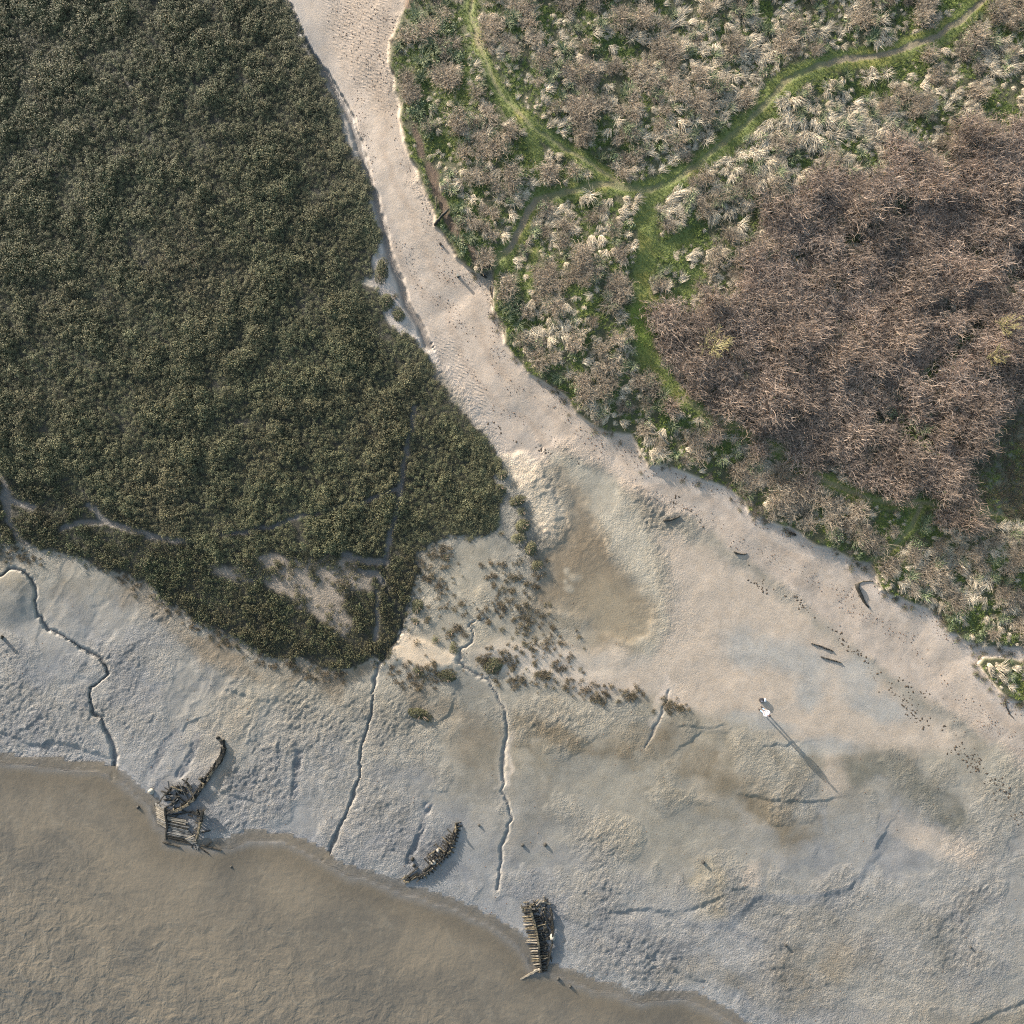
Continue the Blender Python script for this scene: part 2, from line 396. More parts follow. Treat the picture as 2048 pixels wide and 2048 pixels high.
band([(1330, 1940), (1450, 1960), (1560, 2010)], 30, (0.165, 0.148, 0.118), 0.6)
band([(1650, 1840), (1760, 1860), (1880, 1900)], 46, (0.165, 0.165, 0.155), 0.6)
for wx_, wy_, wr in ((366, 1600, 60), (350, 1650, 40), (868, 1712, 48), (1082, 1870, 46), (1086, 1930, 40)):
    lay(ell(XB, YB, wx_, wy_, wr * .8, wr, 25, .7) * np.clip(.6 + .7 * m5, 0, 1), (0.120, 0.122, 0.130), 0.6)
# sand
lay(sstep(-16, 26, dSand + 10 * m5), (0.40, 0.338, 0.278), 0.95)
for e in ((1500, 1300, 60, 40, 20), (1600, 1320, 70, 34, 30), (1625, 1392, 30, 36, 10), (1760, 1415, 70, 26, 15), (1530, 1455, 60, 14, 10), (1715, 1350, 40, 30, 45), (1640, 1500, 90, 18, 0)):
    lay(ell(XB, YB, *e, 0.5), (0.29, 0.29, 0.28), 0.75)
for e in ((1880, 1680, 90, 26, 20), (1660, 1560, 26, 40, 0), (1500, 1745, 18, 26, 20)):
    lay(ell(XB, YB, *e, 0.6), (0.42, 0.36, 0.31), 0.6)
lay(sstep(-5, 9, dBank), (0.50, 0.42, 0.335), 0.95)
lay(sstep(-14, 16, dB), (0.385, 0.328, 0.280), 1)
nearD = sstep(-150, -10, dD) * sstep(-10, 10, dB)
lay(nearD * np.clip(0.75 + 0.4 * m5, 0, 1), (0.415, 0.345, 0.282), 0.85)
lay(sstep(-60, 0, dD) * sstep(980, 1050, PY + 0.3 * PX - 300) * sstep(-10, 10, dB), (0.46, 0.40, 0.35), 0.7)
tl = np.sin(dD / 7.5 + 2.2 * m4 + 1.1 * m3) * .5 + .5
lay(sstep(.55, 1.0, tl) * sstep(-150, -100, dD) * (1 - sstep(-14, -4, dD)) * sstep(0, 12, dB) * np.clip(.5 + m4, 0, 1), (0.30, 0.235, 0.185), 0.42)
# dark rippled, stony stretch at the top of the beach, grey strand between marsh and runnel
lay(ell(XB, YB, 730, 60, 62, 130, -18, 0.6), (0.29, 0.235, 0.19), 0.75)
lay(ell(XB, YB, 770, 190, 22, 60, -12, 0.6), (0.33, 0.26, 0.20), 0.5)
lay((1 - sstep(2, 42, -dM)) * sstep(-10, 10, dB) * (1 - inM), (0.30, 0.275, 0.255), 0.7)
lay(runnel * (1 - inM), (0.19, 0.163, 0.140), 0.95)
lay(sstep(10, 26, np.where(Gr < 0, Dr, -Dr) + 3 * m5) * (1 - sstep(30, 55, Dr)) * sstep(0, 5, dB) * (1 - inM), (0.46, 0.415, 0.375), 0.7)
lay(sstep(-14, 14, dFan + 10 * m5), (0.335, 0.315, 0.275), 0.85)
lay(sstep(-4, 8, dSpit), (0.50, 0.43, 0.355), 0.9)
lay(ell(XB, YB, 1085, 1010, 26, 60, -25, 0.4), (0.30, 0.285, 0.25), 0.6)
lay(sstep(-34, 30, dPud + 12 * m5 + 6 * m3), (0.172, 0.142, 0.105), 0.95)
lay(ell(XB, YB, 1225, 1225, 90, 60, 30, 0.6) * sstep(-6, 12, dPud), (0.27, 0.235, 0.18), 0.7)
for cx, cy, r in ((1135, 1141, 7), (1151, 1152, 8), (1134, 1163, 4), (1139, 1176, 8), (1133, 1147, 5)):
    lay(ell(XA, YA, cx, cy, r * 1.25, r, 0, 0.7), (0.33, 0.30, 0.25), 0.75)
lay(ell(XB, YB, 940, 1200, 110, 110, 0, 0.4) * (1 - inM), (0.285, 0.265, 0.225), 0.75)
lay(ell(XB, YB, 1100, 1322, 170, 30, 3, 0.5), (0.49, 0.42, 0.345), 0.7)
band([(1337, 1384), (1320, 1430), (1296, 1480)], 10, (0.47, 0.40, 0.34), 0.9)
band([(1010, 1480), (1006, 1530), (1008, 1580)], 11, (0.44, 0.395, 0.36), 0.7)
lay(bankm * (1 - creek) * (1 - inD), (0.35, 0.33, 0.305), 0.4)
lay(creek * onland, (0.15, 0.148, 0.150), 0.7)
lay(trench, (0.15, 0.155, 0.175), 0.6)
D0, G0 = line_side(XK, YK, SCARPS[0][0], 60)
lay(np.where(G0 > 0, 1, 0) * (1 - sstep(6, 30, D0)), (0.20, 0.21, 0.235), 0.6)  # darker swale floor, the bank's shade put into the mud colour
# river bed
lay(1 - sstep(2, 16, dW + 5 * m5), (0.23, 0.222, 0.215), 0.5)
lay(1 - sstep(-22, 0, dW), (0.25, 0.215, 0.165), 1)
# marsh soil, dune soil and turf, tracks
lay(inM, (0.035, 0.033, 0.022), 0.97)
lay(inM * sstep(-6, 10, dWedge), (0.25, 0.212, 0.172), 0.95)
lay(inM * mtrail, (0.19, 0.175, 0.160), 0.8)
tn = fbm(XB, YB, 34, 4, 35, .6)
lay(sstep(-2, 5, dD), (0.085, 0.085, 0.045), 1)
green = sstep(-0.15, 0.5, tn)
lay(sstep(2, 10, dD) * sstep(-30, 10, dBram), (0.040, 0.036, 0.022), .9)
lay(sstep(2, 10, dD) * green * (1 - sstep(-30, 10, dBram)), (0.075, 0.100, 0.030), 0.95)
lay(sstep(2, 10, dD) * verge, (0.150, 0.180, 0.052), 0.9)
lay(sstep(2, 10, dD) * verge * sstep(0.1, 0.8, m5), (0.25, 0.225, 0.055), 0.6)
lay(sstep(0, 8, dD) * sstep(-12, 12, dClear), (0.165, 0.17, 0.125), 0.9)
lay(ell(XB, YB, 1285, 660, 22, 50, -10, 0.4), (0.15, 0.20, 0.035), 0.9)
tw_ = np.clip(.35 + .5 * sstep(1600, 1700, PX) * (1 - sstep(150, 300, PY)) + .5 * ell(PX, PY, 1060, 450, 70, 90, 0, .5) + .35 * m5, 0, .9)
lay(track * tw_ * sstep(-6, 4, dD), (0.235, 0.19, 0.135), 1)
lay(np.maximum.reduce([ell(XA, YA, 838, 285, 9, 40, -14), ell(XA, YA, 868, 365, 12, 46, -20), ell(XA, YA, 888, 410, 10, 24, -20), ell(XA, YA, 905, 455, 9, 40, -30), ell(XA, YA, 948, 510, 9, 26, -25), ell(XA, YA, 820, -5, 10, 24, 20)]), (0.13, 0.085, 0.06), 0.9)
soil = np.maximum.reduce([ell(XA, YA, 838, 285, 9, 40, -14), ell(XA, YA, 868, 365, 12, 46, -20), ell(XA, YA, 888, 410, 10, 24, -20), ell(XA, YA, 905, 455, 8, 40, -30), ell(XA, YA, 948, 510, 9, 26, -25)])
colr *= (1 + 0.07 * fbm(PX, PY, 9, 3, 37))[..., None]
mudm = (1 - sstep(-14, 16, dB)) * (1 - sstep(-16, 26, dSand)) * (1 - inD) * (1 - inM)
colr = np.clip(colr * C3(.94, .92, .89) * (C3(1, 1, 1) + mudm[..., None] * C3(.06, .03, -.03)), 0.01, 0.8)

f_lump = np.clip(rough * roughpatch + 0.4 * zone_r + 0.25 * inM + 0.25 * inD, 0, 1.4) * (1 - 0.7 * sstep(-8, 8, dPud)) * (1 - 0.6 * (1 - sstep(6, 40, dW)))
f_rip = sstep(-14, 10, dB) * (1 - inD) * np.clip(0.04 + 0.3 * fbm(PX, PY, 150, 2, 38), 0.0, .2)
f_rip = np.maximum(f_rip, 0.9 * ell(PX, PY, 730, 70, 70, 150, -18, 0.4))
f_rip = np.maximum(f_rip, 1.0 * ell(PX, PY, 925, 760, 30, 110, -28, 0.5))
f_rip = np.maximum(f_rip, 0.6 * ell(PX, PY, 1000, 900, 24, 60, -30, 0.5))
f_rip = np.maximum(f_rip, 0.12 * sstep(-10, 20, dSand))
f_rip = np.maximum(f_rip, 0.7 * (1 - sstep(20, 45, dW)) * onland)
f_rip = f_rip * (1 - runnel) * (1 - inM) * (1 - sstep(-10, 10, dPud))
f_wet = np.clip(np.maximum.reduce([1 - sstep(10, 70, dW), 0.9 * sstep(-10, 10, dPud), creek, runnel * 0.8]), 0, 1) * (1 - inD)
f_veg = np.maximum(inD * (1 - track), inM * (1 - mtrail))

def to_world(px, py, z):
    k = (CAM_H - z) / CAM_H
    return (px - 1024) / S * k, (1024 - py) / S * k

def samp(F, px, py):
    px = np.asarray(px, np.float64); py = np.asarray(py, np.float64)
    fx = np.interp(px, AX, np.arange(N)); fy = np.interp(py, AX, np.arange(N))
    x0 = np.clip(fx.astype(int), 0, N - 2); y0 = np.clip(fy.astype(int), 0, N - 2)
    u = fx - x0; v = fy - y0
    return (F[y0, x0] * (1 - u) + F[y0, x0 + 1] * u) * (1 - v) + (F[y0 + 1, x0] * (1 - u) + F[y0 + 1, x0 + 1] * u) * v

def P3(px, py, dz=0.0):
    """world point on the ground seen at a photo pixel"""
    z = float(samp(H, px, py))
    x, y = to_world(px, py, z)
    return Vector((x, y, z + dz))

# ------------------------------------------------------------------ materials
def new_mat(name):
    m = bpy.data.materials.new(name)
    m.use_nodes = True
    nt = m.node_tree
    b = nt.nodes['Principled BSDF']
    return m, nt, b

def nd(nt, typ, **kw):
    n = nt.nodes.new(typ)
    for k, v in kw.items():
        setattr(n, k, v)
    return n

def math_n(nt, op, a, b=None, clamp=False):
    n = nd(nt, 'ShaderNodeMath', operation=op)
    n.use_clamp = clamp
    for i, v in enumerate((a, b)):
        if v is None:
            continue
        if isinstance(v, (int, float)):
            n.inputs[i].default_value = v
        else:
            nt.links.new(v, n.inputs[i])
    return n.outputs[0]

def noise_n(nt, vec, scale, detail=4, roughn=0.55, dist=0.0):
    n = nd(nt, 'ShaderNodeTexNoise')
    n.inputs['Scale'].default_value = scale
    n.inputs['Detail'].default_value = detail
    n.inputs['Roughness'].default_value = roughn
    n.inputs['Distortion'].default_value = dist
    nt.links.new(vec, n.inputs['Vector'])
    return n.outputs['Fac']

def mixc(nt, fac, a, b, blend='MIX'):
    n = nd(nt, 'ShaderNodeMix', data_type='RGBA', blend_type=blend)
    if isinstance(fac, (int, float)):
        n.inputs['Factor'].default_value = fac
    else:
        nt.links.new(fac, n.inputs['Factor'])
    for nm, v in (('A', a), ('B', b)):
        sock = [s for s in n.inputs if s.name == nm and s.type == 'RGBA'][0]
        if isinstance(v, tuple):
            sock.default_value = (*v, 1)
        else:
            nt.links.new(v, sock)
    return [o for o in n.outputs if o.type == 'RGBA'][0]

def scale_c(nt, col, fac):
    n = nd(nt, 'ShaderNodeVectorMath', operation='SCALE')
    nt.links.new(col, n.inputs[0]); nt.links.new(fac, n.inputs['Scale'])
    return n.outputs[0]

def remap(nt, v, a, b, c, e):
    n = nd(nt, 'ShaderNodeMapRange')
    nt.links.new(v, n.inputs[0])
    for i, q in enumerate((a, b, c, e)):
        n.inputs[i + 1].default_value = q
    return n.outputs[0]

def ground_material():
    m, nt, b = new_mat('ground')
    pos = nd(nt, 'ShaderNodeNewGeometry').outputs['Position']
    col = nd(nt, 'ShaderNodeAttribute', attribute_name='col').outputs['Color']
    fx = nd(nt, 'ShaderNodeAttribute', attribute_name='fx').outputs['Vector']
    sep = nd(nt, 'ShaderNodeSeparateXYZ'); nt.links.new(fx, sep.inputs[0])
    lump, rip, wet = sep.outputs
    big = noise_n(nt, pos, 0.7, 6, 0.62)
    fine = noise_n(nt, pos, 8.0, 4, 0.7)
    k = math_n(nt, 'ADD', remap(nt, big, 0.25, 0.75, 0.86, 1.12), remap(nt, fine, 0.2, 0.8, -0.16, 0.16))
    c = scale_c(nt, col, k)
    warm = noise_n(nt, pos, 1.7, 5, 0.6)
    c = mixc(nt, remap(nt, warm, 0.45, 0.75, 0.0, 0.28), c, mixc(nt, 1.0, c, (0.92, 0.80, 0.62), 'MULTIPLY'))
    nt.links.new(c, b.inputs['Base Color'])
    # relief
    n1 = noise_n(nt, pos, 4.4, 5, 0.70, 0.3)
    n2 = noise_n(nt, pos, 8.5, 2, 0.6)
    lumps = math_n(nt, 'MULTIPLY', lump, math_n(nt, 'ADD', math_n(nt, 'MULTIPLY', n1, 0.22), math_n(nt, 'MULTIPLY', n2, 0.13)))
    wv = nd(nt, 'ShaderNodeTexWave', wave_type='BANDS', bands_direction='Y', wave_profile='SIN')
    mp = nd(nt, 'ShaderNodeMapping'); mp.inputs['Rotation'].default_value = (0, 0, math.radians(30))
    nt.links.new(pos, mp.inputs[0]); nt.links.new(mp.outputs[0], wv.inputs['Vector'])
    wv.inputs['Scale'].default_value = 1.0
    wv.inputs['Distortion'].default_value = 4.5
    wv.inputs['Detail'].default_value = 2.5
    wv.inputs['Detail Scale'].default_value = 2.2
    brk = remap(nt, noise_n(nt, pos, 1.6, 2, 0.5), 0.35, 0.65, 0.25, 1.0)
    rp = math_n(nt, 'MULTIPLY', math_n(nt, 'MULTIPLY', math_n(nt, 'MULTIPLY', rip, brk), wv.outputs['Fac']), 0.034)
    grain = math_n(nt, 'MULTIPLY', noise_n(nt, pos, 9.0, 3, 0.7), 0.020)
    h = math_n(nt, 'ADD', math_n(nt, 'ADD', lumps, rp), grain)
    bm = nd(nt, 'ShaderNodeBump')
    bm.inputs['Strength'].default_value = 1.0
    bm.inputs['Distance'].default_value = 1.0
    nt.links.new(h, bm.inputs['Height'])
    nt.links.new(bm.outputs[0], b.inputs['Normal'])
    nt.links.new(remap(nt, wet, 0, 1, 0.85, 0.42), b.inputs['Roughness'])
    b.inputs['Specular IOR Level'].default_value = 0.35
    return m

def water_material():
    m, nt, b = new_mat('river_water')
    pos = nd(nt, 'ShaderNodeNewGeometry').outputs['Position']
    sw = noise_n(nt, pos, 0.10, 5, 0.55, 1.8)
    sw2 = noise_n(nt, pos, 0.45, 5, 0.6, 2.2)
    c = mixc(nt, remap(nt, sw, 0.35, 0.65, 0, 1), (0.118, 0.104, 0.083), (0.180, 0.150, 0.110))
    c = mixc(nt, remap(nt, sw2, 0.52, 0.72, 0, 0.4), c, (0.205, 0.180, 0.140))
    nt.links.new(c, b.inputs['Base Color'])
    b.inputs['Roughness'].default_value = 0.22
    b.inputs['IOR'].default_value = 1.33
    dep = nd(nt, 'ShaderNodeAttribute', attribute_name='depth').outputs['Fac']
    nt.links.new(dep, b.inputs['Alpha'])
    w1 = noise_n(nt, pos, 0.75, 3, 0.5, 0.5)
    w2 = noise_n(nt, pos, 2.4, 3, 0.55, 0.3)
    amp = nd(nt, 'ShaderNodeAttribute', attribute_name='chop').outputs['Fac']
    h = math_n(nt, 'MULTIPLY', math_n(nt, 'ADD', math_n(nt, 'MULTIPLY', w1, 0.15), math_n(nt, 'MULTIPLY', w2, 0.05)), amp)
    bm = nd(nt, 'ShaderNodeBump'); bm.inputs['Distance'].default_value = 1.0; bm.inputs['Strength'].default_value = 1.0
    nt.links.new(h, bm.inputs['Height']); nt.links.new(bm.outputs[0], b.inputs['Normal'])
    return m

def veg_material(name, c1, c2, c3, region=0.12, spec=0.15, c4=None):
    """c1..c2 across the blades of one plant, c3 drifting in over patches of ground"""
    m, nt, b = new_mat(name)
    pos = nd(nt, 'ShaderNodeNewGeometry').outputs['Position']
    var = nd(nt, 'ShaderNodeAttribute', attribute_name='var').outputs['Fac']
    rnd = nd(nt, 'ShaderNodeObjectInfo').outputs['Random']
    c = mixc(nt, var, c1, c2)
    reg = noise_n(nt, pos, region, 4, 0.6)
    f = math_n(nt, 'ADD', remap(nt, reg, 0.40, 0.66, 0.0, 0.8), math_n(nt, 'MULTIPLY', math_n(nt, 'SUBTRACT', rnd, 0.5), 0.6), clamp=True)
    c = mixc(nt, f, c, mixc(nt, var, c3, c2))
    if c4:
        r2 = noise_n(nt, pos, region * 0.6, 5, 0.65)
        c = mixc(nt, remap(nt, r2, 0.52, 0.68, 0.0, 0.75), c, mixc(nt, var, c4, c2))
    c = scale_c(nt, c, remap(nt, rnd, 0, 1, 0.70, 1.25))
    nt.links.new(c, b.inputs['Base Color'])
    b.inputs['Roughness'].default_value = 0.75
    b.inputs['Specular IOR Level'].default_value = spec
    return m

def plain_material(name, c1, c2, scale=6.0, rough=0.8, bump=0.02, detail=5):
    m, nt, b = new_mat(name)
    tc = nd(nt, 'ShaderNodeNewGeometry').outputs['Position']
    n = noise_n(nt, tc, scale, detail, 0.65)
    c = mixc(nt, remap(nt, n, 0.35, 0.68, 0, 1), c1, c2)
    nt.links.new(c, b.inputs['Base Color'])
    b.inputs['Roughness'].default_value = rough
    b.inputs['Specular IOR Level'].default_value = 0.3
    if bump:
        bm = nd(nt, 'ShaderNodeBump'); bm.inputs['Distance'].default_value = bump
        nt.links.new(noise_n(nt, tc, scale * 2.5, 4, 0.7), bm.inputs['Height'])
        nt.links.new(bm.outputs[0], b.inputs['Normal'])
    return m

M_GROUND = ground_material()
M_WATER = water_material()
M_MARSH = veg_material('marsh_leaf', (0.052, 0.050, 0.026), (0.190, 0.180, 0.100), (0.048, 0.062, 0.030), 0.13, .15, (0.095, 0.072, 0.044))
M_LOW = veg_material('low_marsh_leaf', (0.050, 0.044, 0.024), (0.140, 0.128, 0.072), (0.036, 0.056, 0.024), 0.3, .15, (0.030, 0.055, 0.026))
M_BROWNTWIG = veg_material('dry_twig', (0.082, 0.060, 0.046), (0.40, 0.31, 0.245), (0.115, 0.073, 0.054), 0.16)
M_SCRUB = veg_material('dry_scrub_twig', (0.115, 0.086, 0.060), (0.46, 0.375, 0.275), (0.15, 0.105, 0.072), 0.2)
M_IVY = veg_material('bramble_leaf', (0.030, 0.045, 0.018), (0.10, 0.115, 0.055), (0.05, 0.05, 0.025), 0.2)
M_STRAW = veg_material('straw_blade', (0.19, 0.150, 0.095), (0.78, 0.67, 0.50), (0.23, 0.165, 0.11), 0.14)
M_GRASS = veg_material('grass_blade', (0.065, 0.098, 0.024), (0.20, 0.245, 0.070), (0.17, 0.17, 0.045), 0.2)
M_GREENBLADE = veg_material('green_blade', (0.055, 0.095, 0.032), (0.27, 0.28, 0.17), (0.08, 0.11, 0.05), 0.15)
M_YTWIG = veg_material('yellow_twig', (0.14, 0.12, 0.055), (0.38, 0.34, 0.18), (0.13, 0.11, 0.06), 0.3)
M_SPARSE = veg_material('sparse_marsh_twig', (0.070, 0.056, 0.036), (0.165, 0.130, 0.088), (0.050, 0.056, 0.030), 0.3)
M_WEED = plain_material('seaweed_clod', (0.035, 0.028, 0.022), (0.12, 0.085, 0.055), 9, 0.8, 0.01)
M_STONE = plain_material('shingle_stone', (0.075, 0.045, 0.028), (0.16, 0.10, 0.065), 5, 0.8, 0.01)
M_BARK = plain_material('bark', (0.11, 0.085, 0.06), (0.21, 0.17, 0.12), 8, 0.9, 0.02)
M_TARWOOD = plain_material('weedy_black_timber', (0.008, 0.008, 0.008), (0.045, 0.040, 0.030), 5, 0.75, 0.03)
M_OLDWOOD = plain_material('weathered_timber', (0.035, 0.029, 0.020), (0.19, 0.158, 0.105), 4, 0.85, 0.03)
M_PALEWOOD = plain_material('bleached_timber', (0.10, 0.09, 0.072), (0.28, 0.245, 0.195), 4, 0.85, 0.02)
M_MUDWOOD = plain_material('muddy_timber', (0.07, 0.068, 0.065), (0.21, 0.20, 0.18), 3, 0.85, 0.02)
M_CHALK = plain_material('pale_stone', (0.22, 0.20, 0.165), (0.36, 0.33, 0.275), 4, 0.85, 0.03)
M_DARKROCK = plain_material('dark_rock', (0.02, 0.02, 0.02), (0.07, 0.065, 0.055), 7, 0.7, 0.03)

# ------------------------------------------------------------------ object helpers
def tag(o, label=None, cat=None, group=None, kind=None):
    if label: o['label'] = label
    if cat: o['category'] = cat
    if group: o['group'] = group
    if kind: o['kind'] = kind
    return o

def mesh_obj(name, verts, faces, mats, parent=None, smooth=False, loc=None, link=True):
    me = bpy.data.meshes.new(name)
    me.from_pydata([tuple(v) for v in verts], [], [tuple(f) for f in faces])
    for mm in (mats if isinstance(mats, (list, tuple)) else [mats]):
        me.materials.append(mm)
    if smooth:
        me.polygons.foreach_set('use_smooth', [True] * len(me.polygons))
    me.update()
    o = bpy.data.objects.new(name, me)
    COL.objects.link(o)
    if parent is not None:
        o.parent = parent
    if loc is not None:
        o.location = loc
    return o

def empty(name, loc, rz=0.0):
    o = bpy.data.objects.new(name, None)
    o.empty_display_size = 0.3
    COL.objects.link(o)
    o.location = loc
    o.rotation_euler = (0, 0, rz)
    return o

# ------------------------------------------------------------------ build the ground sheets
WX, WY = to_world(PX, PY, H)
VV = np.stack([WX, WY, H], -1).reshape(-1, 3).astype(np.float32)
# shared smooth normals so that the sheets join without a seam
gx = np.gradient(H, axis=1) / np.gradient(WX, axis=1)
gy = np.gradient(H, axis=0) / np.gradient(WY, axis=0)
NN = np.stack([-gx, -gy, np.ones_like(gx)], -1)
NN /= np.linalg.norm(NN, axis=-1, keepdims=True)
NN = NN.reshape(-1, 3).astype(np.float32)
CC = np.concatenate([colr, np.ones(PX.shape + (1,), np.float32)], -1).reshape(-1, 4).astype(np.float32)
FX = np.stack([f_lump, f_rip, f_wet], -1).reshape(-1, 3).astype(np.float32)
cat = np.zeros(PX.shape, np.int32)                      # 0 mudflat
cat[(sstep(-14, 16, dB) > 0.5)] = 1                     # beach
cat[dSand > 0] = 1
cat[dPud > 0] = 2                                       # puddle hollow
cat[dM > 0] = 3
cat[(creek > 0.5) & (dW > 0) & (dM < 20)] = 4
cat[dD > 0] = 5
cat[(track > 0.5) & (dD > -4)] = 6
cat[(mtrail > 0.5) & (dM > 0)] = 6
cat[dW < -2] = 7
idx = np.arange(N * N).reshape(N, N)
quads = np.stack([idx[1:, :-1], idx[1:, 1:], idx[:-1, 1:], idx[:-1, :-1]], -1).reshape(-1, 4)
fcat = cat[:-1, :-1].reshape(-1)
NAMES = ['mudflat', 'sandy_beach', 'wet_sand_hollow', 'marsh_ground', 'creek_bed', 'dune_ground', 'footpath', 'river_bed']
LABELS = ['grey crumbly mudflat between the marsh and the river', 'pale peach sand beach curving below the dune scrub', 'brown wet sand hollow beside the sand spit',
          'dark soil under the green saltmarsh plants', 'narrow winding drainage creeks cut through the grey mud', 'turf and soil under the dune scrub', 'trodden footpaths winding through the scrub and marsh', 'muddy river bed under the brown water']
CATS = ['mudflat', 'beach', 'puddle', 'marsh', 'creek', 'dune', 'path', 'river bed']
for ci, nm in enumerate(NAMES):
    q = quads[fcat == ci]
    if len(q) == 0:
        continue
    used, inv = np.unique(q.reshape(-1), return_inverse=True)
    me = bpy.data.meshes.new(nm)
    me.vertices.add(len(used)); me.vertices.foreach_set('co', VV[used].reshape(-1))
    me.loops.add(len(q) * 4); me.loops.foreach_set('vertex_index', inv.astype(np.int32).reshape(-1))
    me.polygons.add(len(q)); me.polygons.foreach_set('loop_start', np.arange(0, len(q) * 4, 4, dtype=np.int32))
    me.polygons.foreach_set('loop_total', np.full(len(q), 4, np.int32))
    me.update(calc_edges=True)
    me.polygons.foreach_set('use_smooth', np.ones(len(q), bool))
    a = me.attributes.new('col', 'FLOAT_COLOR', 'POINT'); a.data.foreach_set('color', CC[used].reshape(-1))
    a = me.attributes.new('fx', 'FLOAT_VECTOR', 'POINT'); a.data.foreach_set('vector', FX[used].reshape(-1))
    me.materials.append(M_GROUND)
    me.normals_split_custom_set_from_vertices(NN[used])
    o = bpy.data.objects.new(nm, me)
    COL.objects.link(o)
    tag(o, LABELS[ci], CATS[ci], None, 'structure')

# ---- river surface
ax2 = np.concatenate([AX[AX < -70][::1], np.arange(-70, 2120, 9.0), AX[AX > 2118]])
wx, wy = np.meshgrid(ax2, ax2)
dW2 = samp(dW, wx, wy); hw2 = samp(H, wx, wy)
keep = dW2 < 16
n2 = len(ax2)
idx2 = np.arange(n2 * n2).reshape(n2, n2)
q2 = np.stack([idx2[1:, :-1], idx2[1:, 1:], idx2[:-1, 1:], idx2[:-1, :-1]], -1).reshape(-1, 4)
q2 = q2[keep.reshape(-1)[q2].any(axis=1)]
used, inv = np.unique(q2.reshape(-1), return_inverse=True)
xw, yw = to_world(wx.reshape(-1)[used], wy.reshape(-1)[used], 0.0)
o = mesh_obj('river_water', np.stack([xw, yw, np.zeros_like(xw)], -1), inv.reshape(-1, 4), M_WATER, smooth=True)
dep = 1 - np.exp(-np.clip(-hw2.reshape(-1)[used] + 0.0, 0, 5) / 0.13)
dep = np.clip(0.18 + dep, 0, 1)
a = o.data.attributes.new('depth', 'FLOAT', 'POINT'); a.data.foreach_set('value', dep.astype(np.float32))
ch = (0.3 + 0.9 * sstep(30, 420, -dW2)).reshape(-1)[used]
a = o.data.attributes.new('chop', 'FLOAT', 'POINT'); a.data.foreach_set('value', ch.astype(np.float32))
tag(o, 'calm silty brown river water along the mudflat', 'river', None, 'structure')

# ------------------------------------------------------------------ plant prototypes (verts, faces, var, material index)
class MB:
    def __init__(self):
        self.v = []; self.f = []; self.var = []; self.mi = []
    def ribbon(self, pts, w, side, var, mi=0, tip=0.25):
        b0 = len(self.v); k = len(pts)
        for i, p_ in enumerate(pts):
            ww = w * (1 - (1 - tip) * i / (k - 1)) * 0.5
            self.v.append(tuple(np.asarray(p_) - np.asarray(side) * ww)); self.v.append(tuple(np.asarray(p_) + np.asarray(side) * ww))
        for i in range(k - 1):
            a_ = b0 + 2 * i
            self.f.append((a_, a_ + 1, a_ + 3, a_ + 2)); self.var.append(var); self.mi.append(mi)
    def leaf(self, c, n, s, rot, var, mi=0, asp=0.6):
        n = np.asarray(n) / (np.linalg.norm(n) + 1e-9)
        t = np.cross(n, (math.cos(rot), math.sin(rot), 0.3)); t = t / (np.linalg.norm(t) + 1e-9)
        u = np.cross(n, t)
        b0 = len(self.v)
        c = np.asarray(c)
        for aa, bb in ((-1, 0), (0, -asp), (1, 0), (0, asp)):
            self.v.append(tuple(c + t * aa * s * 0.5 + u * bb * s * 0.5))
        self.f.append((b0, b0 + 1, b0 + 2, b0 + 3)); self.var.append(var); self.mi.append(mi)
    def out(self):
        return (self.v, self.f, self.var, self.mi)

R = random.Random(3)
def rv():
    return R.random()

def leaf_dome(nleaf, rad, hgt, size, seed, stems=0, mi_stem=1):
    R.seed(seed)
    mb = MB()
    lobes = [(R.uniform(-.35, .35) * rad, R.uniform(-.35, .35) * rad, R.uniform(.45, .75) * rad, R.uniform(.7, 1.0) * hgt) for _ in range(4)]
    for i in range(nleaf):
        lx, ly, lr, lh = R.choice(lobes)
        th = R.uniform(0, 2 * math.pi); cz = R.random() ** 0.7
        sr = math.sqrt(max(0, 1 - cz * cz))
        k = R.uniform(.80, 1.06)
        n = (sr * math.cos(th), sr * math.sin(th), cz)
        c = (lx + n[0] * lr * k, ly + n[1] * lr * k, n[2] * lh * k)
        nn = (n[0] + R.uniform(-.8, .8), n[1] + R.uniform(-.8, .8), n[2] + R.uniform(-.5, .9))
        mb.leaf(c, nn, size * R.uniform(.6, 1.3), R.uniform(0, 6.28), min(1, max(0, R.gauss(.42, .26))), 0)
    for i in range(stems):
        th = R.uniform(0, 6.28); r0 = R.uniform(0, .15) * rad; r1 = R.uniform(.3, .8) * rad
        mb.ribbon([(r0 * math.cos(th), r0 * math.sin(th), 0), (.5 * (r0 + r1) * math.cos(th), .5 * (r0 + r1) * math.sin(th), hgt * .45), (r1 * math.cos(th), r1 * math.sin(th), hgt * .85)], .035, (-math.sin(th), math.cos(th), 0), .5, mi_stem)
    return mb.out()

